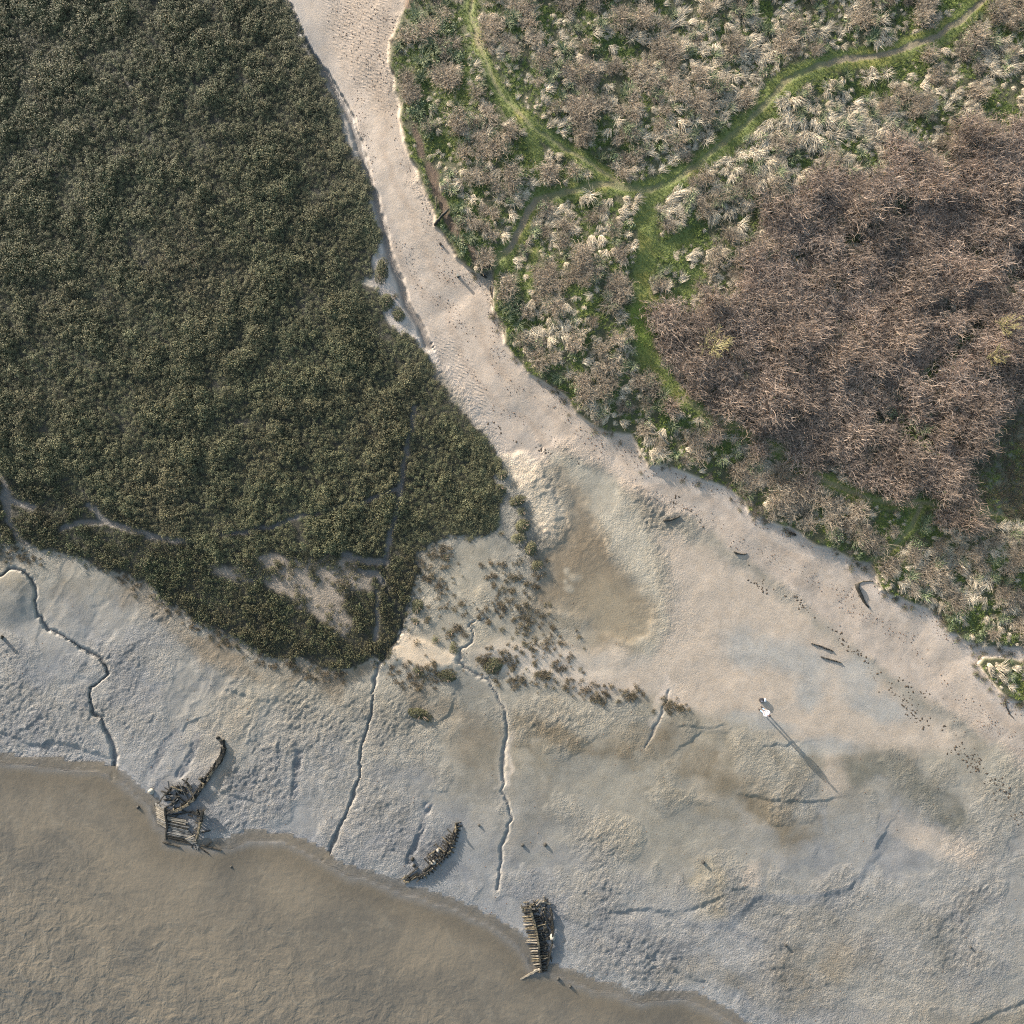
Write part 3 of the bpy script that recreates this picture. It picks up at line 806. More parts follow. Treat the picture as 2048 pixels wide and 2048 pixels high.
def bramble(ntw, rad, hgt, seed, leaves=90, w=.030, leafmi=1):
    """a mound of arching bare stems with finer side twigs"""
    R.seed(seed)
    mb = MB()
    for i in range(ntw):
        th = R.uniform(0, 6.28); r0 = rad * .5 * math.sqrt(rv()); t0 = R.uniform(0, 6.28)
        x0, y0 = r0 * math.cos(t0), r0 * math.sin(t0)
        L = rad * R.uniform(.5, 1.35); hh = hgt * R.uniform(.45, 1.15)
        bend = R.uniform(-.9, .9)
        pts = []
        for k in range(5):
            s = k / 4
            a_ = th + bend * s
            rr = L * s
            z = hh * (1 - (1 - s * 1.25) ** 2) if s < .8 else hh * (1 - (s * 1.25 - 1) ** 2 * 3.0)
            pts.append((x0 + rr * math.cos(a_) + R.uniform(-.03, .03), y0 + rr * math.sin(a_) + R.uniform(-.03, .03), max(0.02, z)))
        tw = R.uniform(-.6, .6)
        v = min(1, max(0, R.gauss(.40, .26)))
        mb.ribbon(pts, w * R.uniform(.6, 1.25), (-math.sin(th) * math.cos(tw), math.cos(th) * math.cos(tw), math.sin(tw)), v, 0)
        for j in range(3):
            b = pts[R.choice((2, 3, 3, 4))]
            a_ = R.uniform(0, 6.28); l = R.uniform(.16, .48) * rad; el = R.uniform(-.1, .9)
            e = (b[0] + l * math.cos(a_) * math.cos(el), b[1] + l * math.sin(a_) * math.cos(el), b[2] + l * math.sin(el) * .8)
            mb.ribbon([b, e], w * .65, (-math.sin(a_), math.cos(a_), 0), min(1, v + R.uniform(-.1, .35)), 0, .4)
    for i in range(leaves):
        th = R.uniform(0, 6.28); r_ = rad * .95 * math.sqrt(rv())
        z = hgt * .75 * (1 - (r_ / rad) ** 2) * R.uniform(.25, 1.0)
        mb.leaf((r_ * math.cos(th), r_ * math.sin(th), z), (R.uniform(-.7, .7), R.uniform(-.7, .7), 1), R.uniform(.09, .20), R.uniform(0, 6.28), R.random() * .6, leafmi)
    return mb.out()

def tussock(nb, rad, hgt, seed, lean=(0, 0), w=.030, mi=0, droop=1.0):
    R.seed(seed)
    mb = MB()
    for i in range(nb):
        th = R.uniform(0, 6.28); r0 = rad * .28 * math.sqrt(rv()); t0 = R.uniform(0, 6.28)
        L = rad * R.uniform(.45, 1.05); hh = hgt * R.uniform(.55, 1.05)
        dx, dy = math.cos(th) + lean[0], math.sin(th) + lean[1]
        q = math.hypot(dx, dy) + 1e-6
        dx, dy = dx / max(q, .8), dy / max(q, .8)
        pts = []
        for k in range(4):
            s = k / 3
            z = hh * (s * 1.55 - droop * .80 * s * s)
            pts.append((r0 * math.cos(t0) + dx * L * s ** 1.35, r0 * math.sin(t0) + dy * L * s ** 1.35, max(.01, z)))
        a_ = R.uniform(-.5, .5)
        mb.ribbon(pts, w * R.uniform(.7, 1.3), (-dy * math.cos(a_), dx * math.cos(a_), math.sin(a_)), min(1, max(0, R.gauss(.5, .28))), mi, .2)
    return mb.out()

def set_attr(me, name, typ, dom, data, key='value'):
    a_ = me.attributes.new(name, typ, dom)
    a_.data.foreach_set(key, np.asarray(data).reshape(-1))

def proto_mesh(name, pr, mats):
    v, f, var, mi = pr
    me = bpy.data.meshes.new(name)
    me.from_pydata(v, [], f)
    for mm in mats:
        me.materials.append(mm)
    me.polygons.foreach_set('material_index', np.array(mi, np.int32))
    set_attr(me, 'var', 'FLOAT', 'FACE', np.array(var, np.float32))
    me.update()
    return me

_NG = {}
def scatter_group():
    if 'g' in _NG:
        return _NG['g']
    ng = bpy.data.node_groups.new('scatter', 'GeometryNodeTree')
    ng.interface.new_socket('Geometry', in_out='INPUT', socket_type='NodeSocketGeometry')
    ng.interface.new_socket('Geometry', in_out='OUTPUT', socket_type='NodeSocketGeometry')
    gi = ng.nodes.new('NodeGroupInput'); go = ng.nodes.new('NodeGroupOutput')
    def attr(nm, t):
        n = ng.nodes.new('GeometryNodeInputNamedAttribute'); n.data_type = t
        n.inputs['Name'].default_value = nm
        return n.outputs['Attribute']
    sp = ng.nodes.new('GeometryNodeSeparateGeometry'); sp.domain = 'POINT'
    ng.links.new(gi.outputs[0], sp.inputs['Geometry'])
    ng.links.new(attr('isp', 'BOOLEAN'), sp.inputs['Selection'])
    st_ = ng.nodes.new('GeometryNodeSplitToInstances'); st_.domain = 'POINT'
    ng.links.new(sp.outputs['Inverted'], st_.inputs['Geometry'])
    ng.links.new(attr('pid', 'INT'), st_.inputs['Group ID'])
    ip = ng.nodes.new('GeometryNodeInstanceOnPoints')
    ng.links.new(sp.outputs['Selection'], ip.inputs['Points'])
    ng.links.new(st_.outputs['Instances'], ip.inputs['Instance'])
    ip.inputs['Pick Instance'].default_value = True
    ng.links.new(attr('pid', 'INT'), ip.inputs['Instance Index'])
    er = ng.nodes.new('FunctionNodeEulerToRotation')
    ng.links.new(attr('rot', 'FLOAT_VECTOR'), er.inputs[0])
    ng.links.new(er.outputs[0], ip.inputs['Rotation'])
    ng.links.new(attr('scl', 'FLOAT_VECTOR'), ip.inputs['Scale'])
    ng.links.new(ip.outputs[0], go.inputs[0])
    _NG['g'] = ng
    return ng

def stuff(name, protos, mats, pts, rot, scl, label, cat_):
    """one uncountable mass: prototypes and seed points in one mesh, scattered by geometry nodes"""
    pts = np.asarray(pts, np.float32); n = len(pts)
    vs_, fs, var, mi, pid = [], [], [], [], []
    for k, pr in enumerate(protos):
        b0 = len(vs_)
        vs_ += [tuple(v) for v in pr[0]]
        fs += [tuple(i + b0 for i in f) for f in pr[1]]
        var += pr[2]; mi += pr[3]; pid += [k] * len(pr[0])
    nv = len(vs_)
    me = bpy.data.meshes.new(name)
    me.from_pydata(vs_ + [tuple(p_) for p_ in pts], [], fs)
    for mm in mats:
        me.materials.append(mm)
    me.polygons.foreach_set('material_index', np.array(mi, np.int32))
    set_attr(me, 'var', 'FLOAT', 'FACE', np.array(var, np.float32))
    set_attr(me, 'isp', 'BOOLEAN', 'POINT', np.concatenate([np.zeros(nv, bool), np.ones(n, bool)]))
    set_attr(me, 'pid', 'INT', 'POINT', np.concatenate([np.array(pid, np.int32), rng.integers(0, len(protos), n).astype(np.int32)]))
    set_attr(me, 'rot', 'FLOAT_VECTOR', 'POINT', np.concatenate([np.zeros((nv, 3), np.float32), np.asarray(rot, np.float32)]), 'vector')
    set_attr(me, 'scl', 'FLOAT_VECTOR', 'POINT', np.concatenate([np.ones((nv, 3), np.float32), np.asarray(scl, np.float32)]), 'vector')
    o = bpy.data.objects.new(name, me)
    COL.objects.link(o)
    md = o.modifiers.new('scatter', 'NODES')
    md.node_group = scatter_group()
    tag(o, label, cat_, None, 'stuff')
    return o

def jitter_grid(step, x0=-150, x1=2198, y0=-150, y1=2198, jit=.48):
    gx_, gy_ = np.meshgrid(np.arange(x0, x1, step), np.arange(y0, y1, step))
    gx_ = gx_ + (np.arange(gx_.shape[0]) % 2)[:, None] * step * .5
    gx_ = gx_.reshape(-1) + rng.uniform(-jit, jit, gx_.size) * step
    gy_ = gy_.reshape(-1) + rng.uniform(-jit, jit, gy_.size) * step
    return gx_, gy_

def base_pts(px, py, sink=0.02):
    z = samp(H, px, py)
    x, y = to_world(px, py, z)
    return np.stack([x, y, z - sink], -1)

def yaw(n, tilt=.12):
    return np.stack([rng.uniform(-tilt, tilt, n), rng.uniform(-tilt, tilt, n), rng.uniform(0, 6.28, n)], -1)

# ------------------------------------------------------------------ saltmarsh
px, py = jitter_grid(8.0)
dm = samp(dM, px, py); mt = samp(mtrail, px, py); wd = samp(dWedge, px, py); lw = samp(dLow, px, py)
hump = fbm(px, py, 24, 3, 51); hump2 = fbm(px, py, 85, 3, 52)
k = (dm > 1 + 7 * np.clip(fbm(px, py, 18, 2, 55), -.2, 1) * (1 + (px < 700) * (py > 1000))) & (mt < .35) & (hump + .4 * hump2 > -1.15) & (samp(creek, px, py) < .3)
tall = k & (lw < 2) & (wd < 2)
sc = (0.80 + 0.42 * hump + 0.20 * hump2)
dip = np.minimum(line_d(px, py, [(152, -60), (150, 20), (124, 64), (71, 99), (57, 141), (39, 187), (20, 232), (-40, 275)], 40), line_d(px, py, [(168, 108), (190, 116), (212, 98)], 40))
sc = sc * (1 - .6 * np.exp(-(dip / 9) ** 2)) + .28 * fbm(px, py, 48, 2, 56)
hs = np.clip(sc, .3, 1.7) * np.clip(.13 + dm / 140, .13, .66)
i_ = np.where(tall)[0]
protos = [leaf_dome(120, .52, .80, .105, 100 + j) for j in range(8)]
S3 = np.stack([rng.uniform(.85, 1.15, len(i_)) * np.clip(sc[i_], .7, 1.2), rng.uniform(.85, 1.15, len(i_)) * np.clip(sc[i_], .7, 1.2), hs[i_] * rng.uniform(.85, 1.15, len(i_))], -1)
stuff('saltmarsh_plants', protos, [M_MARSH], base_pts(px[i_], py[i_]), yaw(len(i_), .2), S3, 'dense olive green saltmarsh plants filling the marsh', 'marsh plants')
low = k & ((lw >= 2) & (wd < -3))
wl = (wd >= -3) & k & ((fbm(px, py, 30, 3, 53) > .30) | (rng.random(len(px)) < .10))
edge = (dm > -16) & (dm < 3) & (rng.random(len(px)) < .40 * np.clip(1 + dm / 16, 0, 1)) & (samp(dB, px, py) < -10) & (py > 1060)
i_ = np.where(low | wl | edge)[0]
protos_low = [leaf_dome(80, .46, .36, .10, 130 + j) for j in range(6)]
h2 = np.clip(.7 + .5 * hump[i_], .3, 1.4) * np.where(edge[i_], .45, 1)
S3 = np.stack([np.clip(.9 + .3 * hump[i_], .5, 1.3) * np.where(edge[i_], .5, 1)] * 2 + [h2], -1)
stuff('low_saltmarsh_plants', protos_low, [M_LOW], base_pts(px[i_], py[i_]), yaw(len(i_)), S3, 'low brown and green saltmarsh plants along the marsh edge above the mud', 'marsh plants')

# thin brownish plants on open mud and sand
SPARSE = [  # cx, cy, rx, ry, rot, density
    (560, 1170, 120, 40, 18, .35), (650, 1220, 60, 60, 20, .35), (1010, 1165, 30, 60, 20, .5), (1000, 1215, 60, 30, 0, .5), (1060, 1150, 30, 45, 10, .35), (1040, 1240, 70, 34, 20, .5), (985, 1150, 24, 26, 0, .5),
    (1090, 1290, 55, 40, 10, .45), (1000, 1330, 50, 24, 15, .9), (1015, 1352, 50, 18, 10, .8), (1080, 1352, 60, 26, 0, .65), (1150, 1372, 70, 14, 3, .45), (1200, 1395, 50, 12, 8, .6),
    (1350, 1412, 26, 14, 10, .6), (1250, 1390, 40, 14, 0, .4), (850, 1150, 18, 34, 10, .6), (865, 1170, 50, 60, 0, .16), (880, 1205, 24, 30, 0, .2), (885, 1110, 22, 16, 0, .5),
    (820, 1345, 22, 20, 0, .6), (870, 1350, 44, 20, 0, .7), (800, 1350, 22, 14, 0, .5), (830, 1370, 34, 16, 0, .25), (20, 1108, 50, 16, 10, .5), (640, 1345, 60, 14, 5, .5), (560, 1325, 60, 9, 8, .6), (420, 1262, 70, 12, 30, .5), (290, 1185, 70, 14, 32, .5),
    (1105, 1210, 26, 12, 0, .2), (800, 1325, 60, 40, 0, .1), (1330, 1420, 30, 12, 0, .3), (950, 1230, 40, 20, 0, .2), (910, 1265, 20, 14, 0, .7)]
px, py = jitter_grid(4.8, -40, 1420, 1060, 1460)
dens = np.zeros(len(px))
for cx, cy, rx, ry, ro, de in SPARSE:
    dens = np.maximum(dens, de * ell(px, py, cx, cy, rx, ry, ro, .6))
cl = fbm(px, py, 15, 3, 54)
k = (rng.random(len(px)) < dens * np.clip(.6 + 1.1 * cl, 0, 1.6)) & (samp(creek, px, py) < .2) & (samp(dM, px, py) < 3)
i_ = np.where(k)[0]
protos_sp = [leaf_dome(30, .24, .13, .075, 160 + j) for j in range(3)] + [bramble(20, .30, .15, 170 + j, 10, .026, 0) for j in range(3)]
s_ = rng.uniform(.5, 1.15, len(i_))
stuff('sparse_mud_plants', protos_sp, [M_SPARSE], base_pts(px[i_], py[i_], .01), yaw(len(i_)), np.stack([s_, s_, s_], -1), 'thin brownish plants scattered on the mud and sand below the marsh', 'marsh plants')

# ------------------------------------------------------------------ dune scrub
px, py = jitter_grid(11.0)
dd = samp(dD, px, py); tr = samp(track, px, py); vg = samp(verge, px, py); br = samp(dBram, px, py); cr = samp(dClear, px, py); so_ = samp(soil, px, py)
mo = samp(mound, px, py) + .25 * rng.standard_normal(len(px)) * .5
tn_ = samp(tn, px, py)
inb = np.clip(sstep(-70, 50, br) + .35 * fbm(px, py, 45, 3, 75), 0, 1)
edge_low = (dd < 26)
STRAWZ = np.zeros(len(px))
for cx, cy, rx, ry, ro, w_ in ((1640, 250, 160, 130, 0, .9), (1340, 400, 60, 60, 0, .9), (1500, 60, 170, 80, 0, .55), (1560, 340, 120, 50, 0, .9), (1420, 440, 70, 70, 0, .5), (1330, 240, 90, 60, 0, .5), (1190, 390, 60, 30, 0, .6), (1060, 620, 90, 80, 20, .35),
                               (900, 90, 60, 90, 0, .3), (1180, 825, 80, 30, 25, .7), (1300, 900, 40, 40, 0, .7), (2000, 1330, 60, 40, 0, .7), (1900, 1160, 130, 110, 20, .45), (1780, 120, 100, 60, 0, .4), (1980, 180, 100, 120, 0, .35), (1100, 500, 80, 70, 0, .3), (1420, 300, 40, 40, 0, .7), (1000, 350, 100, 100, 0, .2)):
    STRAWZ = np.maximum(STRAWZ, w_ * ell(px, py, cx, cy, rx, ry, ro, .7))
GREENZ = np.zeros(len(px))
for cx, cy, rx, ry, ro, w_ in ((855, 70, 45, 90, 0, .8), (850, 300, 26, 110, -14, .9), (900, 450, 30, 90, -25, .9), (1000, 640, 26, 60, 0, .6), (1030, 600, 26, 70, 0, .7), (1100, 760, 60, 22, 30, .6), (1460, 985, 40, 26, 0, .4), (1700, 1095, 60, 22, 20, .5), (1830, 1060, 30, 30, 0, .5), (1930, 1250, 60, 30, 30, .5)):
    GREENZ = np.maximum(GREENZ, w_ * ell(px, py, cx, cy, rx, ry, ro, .6))
cover = mo + 1.3 * inb + .35 * STRAWZ + .30 - 1.1 * sstep(.05, .5, tn_) * (1 - inb)
strip = sstep(860, 960, py - 0.45 * (px - 1300)) * sstep(1200, 1300, px)
cover = cover + .7 * strip * (1 - inb)
gully = np.minimum.reduce([line_d(px, py, L_, 60) for L_ in ([(1935, 530), (1960, 500), (1995, 465), (2030, 445)], [(1770, 425), (1800, 430)], [(1840, 455), (1880, 460)], [(1500, 700), (1510, 760)], [(1400, 960), (1440, 970)], [(1850, 760), (1900, 700), (1960, 640)], [(1640, 560), (1690, 540)], [(1720, 830), (1800, 850), (1860, 880)])])
ok = (gully + 5 * mo > 10) & (dd > 5) & (tr < .2) & ~((inb > .5) & (mo < -.62)) & (vg < .22) & (cr < -6) & (so_ < .4)
bare = ok & (cover < -.12)
veg = ok & (cover >= -.12)
u = rng.random(len(px))
pst = np.clip(.46 + .7 * STRAWZ + .3 * fbm(px, py, 70, 2, 74) - .42 * inb, .03, .92) * (1 - GREENZ)
is_green = veg & (u < GREENZ * .8)
is_straw = veg & ~is_green & (rng.random(len(px)) < pst)
is_br = veg & ~is_green & ~is_straw
keep = rng.random(len(px))
size = np.clip(.80 + .30 * cover, .55, 1.5)

# bramble: thickets
def place_of(x_, y_, inb_):
    if inb_ > .5:
        if min(np.hypot(x_ - 1426, y_ - 705), np.hypot(x_ - 1977, y_ - 729), np.hypot(x_ - 2002, y_ - 668)) < 75:
            return 'brown bramble bush beside a yellow-branched leafless tree in the thicket', 'bramble bushes beside the yellow trees'
        if float(samp(dBram, x_, y_)) < 45 and y_ > 720:
            return 'brown bramble bush at the thicket edge overhanging the lower footpath', 'bramble bushes along the lower footpath'
        if x_ > 1880 and y_ > 780:
            return 'brown bramble bush at the thicket edge bordering the grey clearing', 'bramble bushes along the clearing'
        if float(samp(dBram, x_, y_)) < 50:
            return 'brown bramble bush at the thicket edge facing the straw grass', 'bramble bushes facing the straw grass'
        return 'leafless brown bramble bush deep inside the dense dune thicket', 'bramble bushes of the dune thicket'
    if y_ > 820 or (x_ > 1740 and y_ > 1000):
        return 'brown scrub bush on the strip between the lower footpath and the beach', 'scrub bushes between footpath and beach'
    if x_ < 1290 and y_ > 400:
        return 'brown scrub bush on the slope between the beach and the green path', 'scrub bushes between beach and green path'
    return 'brown scrub bush among straw grass and turf around the upper footpaths', 'scrub bushes around the upper footpaths'

k1 = is_br & (inb <= .5) & (keep < .24)
k2 = is_br & (inb > .5) & (keep < .16)
# thicket crowns on their own, wider grid; the small ones above stay as undergrowth between them
bx2, by2 = jitter_grid(27.0, jit=.42)
brc = samp(dBram, bx2, by2); ddc = samp(dD, bx2, by2)
gl = np.minimum.reduce([line_d(bx2, by2, L_, 60) for L_ in ([(1935, 530), (1960, 500), (1995, 465), (2030, 445)], [(1770, 425), (1800, 430)], [(1850, 760), (1900, 700), (1960, 640)], [(1720, 830), (1800, 850), (1860, 880)])])
kc = (brc > -30 + 30 * fbm(bx2, by2, 60, 2, 77)) & (ddc > 12) & (samp(verge, bx2, by2) < .2) & (samp(dClear, bx2, by2) < -16) & (gl > 13) & (rng.random(len(bx2)) < .93)
ns = len(px)
small_idx = np.where(k1 | k2)[0]
crown_idx = np.arange(kc.sum()) + ns
px = np.concatenate([px, bx2[kc]]); py = np.concatenate([py, by2[kc]])
dd = np.concatenate([dd, ddc[kc]]); inb = np.concatenate([inb, np.ones(kc.sum())]); br = np.concatenate([br, brc[kc]])
mo = np.concatenate([mo, samp(mound, bx2[kc], by2[kc])])
j_ = np.concatenate([small_idx, crown_idx])
is_crown = np.concatenate([np.zeros(len(small_idx), bool), np.ones(len(crown_idx), bool)])
rr_ = rng.random(len(j_))
rad = np.where(is_crown, .72 + .62 * rr_ ** 1.3, np.where(inb[j_] > .5, .40 + .2 * rr_, .50 + .50 * rr_ ** 1.5)) * np.clip(dd[j_] / 26, .55, 1)
hgt = np.where(is_crown, rad * rng.uniform(.75, 1.25, len(j_)) * np.clip(.95 + .4 * mo[j_], .6, 1.3), np.where(inb[j_] > .5, .30, rad * rng.uniform(.5, .85, len(j_))))
hgt = hgt * np.clip(dd[j_] / 26, .5, 1)
infr = (px[j_] > 15) & (px[j_] < 2033) & (py[j_] > 15) & (py[j_] < 2033)
score = rad * hgt ** .5 * infr
thick = is_crown | (inb[j_] > .5)
order = list(np.argsort(-score * is_crown)[:min(290, int(is_crown.sum()))]) + list(np.argsort(-score * ~thick)[:150])
protos_br = [bramble(130, 1.0, 1.0, 200 + q, 110, .036) for q in range(8)]
bp = base_pts(px[j_], py[j_], .03)
meshes_br = [proto_mesh('bramble_bush', pr, [M_BROWNTWIG, M_IVY]) for pr in protos_br]
meshes_sb = [proto_mesh('scrub_bush', pr, [M_SCRUB, M_IVY]) for pr in protos_br]
for n_, o_ in enumerate(order):
    me = (meshes_br if thick[o_] else meshes_sb)[n_ % len(meshes_br)]
    ob = bpy.data.objects.new('bramble_bush' if thick[o_] else 'scrub_bush', me)
    COL.objects.link(ob)
    ob.location = bp[o_]
    ob.rotation_euler = (0, 0, rng.uniform(0, 6.28))
    ob.scale = (rad[o_], rad[o_] * rng.uniform(.85, 1.15), hgt[o_])
    la, gr_ = place_of(px[j_[o_]], py[j_[o_]], inb[j_[o_]])
    tag(ob, la, 'bush', gr_)
rest = np.setdiff1d(np.arange(len(j_)), np.array(order))
rt_ = rest[thick[rest]]; rs_ = rest[~thick[rest]]
stuff('bramble_scrub', protos_br, [M_BROWNTWIG, M_IVY], bp[rt_], yaw(len(rt_), .1), np.stack([rad[rt_], rad[rt_], hgt[rt_]], -1), 'tangled brown bramble scrub filling the dune thicket', 'scrub')
stuff('dry_scrub', protos_br, [M_SCRUB, M_IVY], bp[rs_], yaw(len(rs_), .1), np.stack([rad[rs_], rad[rs_], hgt[rs_]], -1), 'pale brown dry scrub spread over the grassy dunes', 'scrub')

# straw tussocks
px, py, dd, inb, br, mo = px[:ns], py[:ns], dd[:ns], inb[:ns], br[:ns], mo[:ns]
small = bare & (rng.random(len(px)) < .40)
j_ = np.where((is_straw & (keep < .90)) | small)[0]
rad = (.42 + .62 * rng.random(len(j_)) ** 1.8) * (.85 + .30 * STRAWZ[j_]) * np.where(small[j_], .62, 1) * np.clip(dd[j_] / 22, .6, 1)
hgt = rad * rng.uniform(.5, .85, len(j_))
infr = (px[j_] > 15) & (px[j_] < 2033) & (py[j_] > 15) & (py[j_] < 2033)
order = np.argsort(-(rad * infr))
flow = -.5 + 1.6 * fbm(px[j_], py[j_], 120, 2, 78)
protos_st = [tussock(60 + 8 * (q % 3), 1.0, .75, 230 + q, ((1.6, 0), (1.2, .3), (2.0, -.3), (.3, 0))[q % 4], .050, 0, 1.15) for q in range(8)]
bp = base_pts(px[j_], py[j_], .03)
meshes_st = [proto_mesh('grass_tussock', pr, [M_STRAW]) for pr in protos_st]
for n_, o_ in enumerate(order[:290]):
    ob = bpy.data.objects.new('grass_tussock', meshes_st[n_ % len(meshes_st)])
    COL.objects.link(ob)
    ob.location = bp[o_]
    ob.rotation_euler = (0, 0, flow[o_] + rng.uniform(-.5, .5))
    ob.scale = (rad[o_], rad[o_], hgt[o_])
    X_, Y_ = px[j_[o_]], py[j_[o_]]
    if Y_ > 780:
        la = ('pale straw grass tussock drooping over the edge of the beach' if dd[j_[o_]] < 40 else 'pale straw grass tussock in the scrub between the lower footpath and the beach')
    elif np.hypot(X_ - 1330, Y_ - 410) < 110:
        la = 'pale straw grass tussock beside the footpath junction'
    elif X_ > 1440 and Y_ > 130 and vg[j_[o_]] < .3:
        la = 'pale wind-combed straw grass tussock on the bright hummock below the upper footpath'
    elif X_ < 1290:
        la = 'pale straw grass tussock on the dunes between the beach and the footpath junction'
    else:
        la = 'pale straw grass tussock on the turf above the upper footpath'
    tag(ob, la, 'grass tussock', la.replace('pale ', '').replace('tussock', 'tussocks'))
rest = order[290:]
rt = yaw(len(rest), .1); rt[:, 2] = flow[rest] + rng.uniform(-.6, .6, len(rest))
stuff('straw_grass', protos_st, [M_STRAW], bp[rest], rt, np.stack([rad[rest], rad[rest], hgt[rest]], -1), 'pale dry straw grass spread over the dunes', 'dry grass')

# green shore herbs at the dune foot and dark bramble leaves
j_ = np.where(is_green | (veg & (rng.random(len(px)) < .10 + .16 * inb * (fbm(px, py, 120, 2, 56) > .1))))[0]
pg = [tussock(70, .8, .7, 250 + q, (.3, -.2), .055) for q in range(4)] + [leaf_dome(110, .75, .6, .15, 256 + q) for q in range(3)]
s_ = rng.uniform(.55, 1.0, len(j_)) * np.clip(dd[j_] / 20, .6, 1)
stuff('green_dune_herbs', pg, [M_GREENBLADE, M_GREENBLADE], base_pts(px[j_], py[j_]), yaw(len(j_)), np.stack([s_, s_, s_], -1), 'green leafy herbs and coarse grass at the foot of the dunes', 'herbs')

# short green turf on bare dune ground and path verges
px, py = jitter_grid(5.0, 740, 2140, -90, 1420)
dd = samp(dD, px, py); tr = samp(track, px, py); so_ = samp(soil, px, py)
gr = np.maximum(samp(green, px, py), samp(verge, px, py))
k = (dd > 4) & (tr < .5) & (so_ < .3) & (rng.random(len(px)) < .15 + .8 * gr)
i_ = np.where(k)[0]
pt = [tussock(26, .22, .14, 270 + q, (.2, -.2), .022) for q in range(5)]
s_ = rng.uniform(.6, 1.3, len(i_)) * (1 - .4 * samp(verge, px[i_], py[i_]))
stuff('turf_grass', pt, [M_GRASS], base_pts(px[i_], py[i_], .01), yaw(len(i_)), np.stack([s_, s_, s_], -1), 'short green turf between the dune bushes and along the footpaths', 'grass')

# grey-green twiggy growth in the right-hand clearing and thin sprigs along the dune foot
px, py = jitter_grid(8.0, 930, 2160, 500, 1420)
cr = samp(dClear, px, py); dd = samp(dD, px, py)
k = ((cr > 2) & (rng.random(len(px)) < .7)) | ((dd < 2) & (dd > -22) & (rng.random(len(px)) < .22 * np.clip(1 + dd / 22, 0, 1)))
i_ = np.where(k)[0]
s_ = rng.uniform(.45, .9, len(i_))
pc = [bramble(26, .5, .28, 290 + q, 12, .026, 1) for q in range(4)]
stuff('low_dry_sprigs', pc, [M_SPARSE, M_GREENBLADE], base_pts(px[i_], py[i_]), yaw(len(i_)), np.stack([s_, s_, s_], -1), 'thin grey dry sprigs on the clearing and along the dune foot', 'sprigs')

# ------------------------------------------------------------------ strand litter
def pebble(seed, n=7):
    r_ = random.Random(seed)
    bm = bmesh.new()
    bmesh.ops.create_icosphere(bm, subdivisions=1, radius=.5)
    for v in bm.verts:
        v.co *= r_.uniform(.7, 1.15); v.co.z *= .55
    vs_ = [tuple(v.co) for v in bm.verts]; fs = [tuple(v.index for v in f.verts) for f in bm.faces]
    bm.free()
    return (vs_, fs, [.5] * len(fs), [0] * len(fs))
px, py = jitter_grid(3.6, 540, 2140, -90, 1640)
dd = -samp(dD, px, py); bb = samp(dB, px, py); rn = samp(runnel, px, py)
band_ = .05 + .55 * fbm(px, py, 50, 3, 57) + .65 * np.sin(dd / 10.0 + 2.2 * fbm(px, py, 110, 2, 58))
de = np.clip(band_, 0, 1.2) * sstep(0, 12, dd) * (1 - sstep(70, 125, dd)) * sstep(0, 10, bb)
de = np.maximum(de, .75 * ell(px, py, 740, 60, 60, 140, -18, .5))
k = (rng.random(len(px)) < .62 * de) & (rn < .2) & (samp(dM, px, py) < -4)
i_ = np.where(k)[0]
s_ = .045 + .11 * rng.random(len(i_)) ** 3
stuff('beach_shingle', [pebble(q) for q in range(5)], [M_STONE], base_pts(px[i_], py[i_], 0.0), yaw(len(i_)), np.stack([s_, s_ * rng.uniform(.6, 1, len(i_)), s_], -1), 'brown shingle and litter specks strewn along the upper beach', 'shingle')
WRACK = [[(1500, 1162), (1540, 1178), (1585, 1202), (1640, 1245), (1690, 1285), (1740, 1325), (1790, 1362), (1850, 1392)], [(975, 850), (1010, 872), (1060, 890), (1100, 900), (1160, 925)], [(1345, 1000), (1370, 1015), (1420, 1050)], [(1480, 1125), (1530, 1160)], [(1750, 1340), (1830, 1420), (1960, 1540), (2060, 1640)]]
px, py = jitter_grid(4.2, 940, 2100, 820, 1680)
dl = np.full(len(px), 99.0)
for n_, L in enumerate(WRACK):
    q = line_d(px + 8 * fbm(px, py, 30, 2, 59), py + 8 * fbm(px, py, 30, 2, 60), L, 60)
    dl = np.minimum(dl, q * (1 if n_ < 1 else (1.7 if n_ < 4 else .55)))
k = rng.random(len(px)) < .8 * np.exp(-(dl / 7.5) ** 2) * np.clip(.5 + .9 * fbm(px, py, 26, 2, 61), 0, 1)
i_ = np.where(k)[0]
s_ = rng.uniform(.07, .22, len(i_))
stuff('seaweed_wrack', [pebble(20 + q) for q in range(4)], [M_WEED], base_pts(px[i_], py[i_], 0.01), yaw(len(i_)), np.stack([s_ * 1.5, s_, s_ * .6], -1), 'dark line of dried seaweed wrack along the old tide mark', 'seaweed')
px, py = jitter_grid(7.0, 0, 2060, 1180, 2060)
dw = samp(dW, px, py)
de = .02 + .35 * ell(px, py, 1200, 1980, 70, 26, 25, .6) + .08 * ell(px, py, 1180, 1470, 220, 40, 5, .6)
k = (dw > 4) & (samp(dM, px, py) < -4) & (samp(dSand, px, py) < 20) & (rng.random(len(px)) < de)
i_ = np.where(k)[0]
s_ = rng.uniform(.05, .14, len(i_))
stuff('mud_clods', [pebble(40 + q) for q in range(4)], [M_STONE], base_pts(px[i_], py[i_], 0.01), yaw(len(i_)), np.stack([s_, s_, s_], -1), 'small brown clods and shells scattered on the mudflat', 'clods')

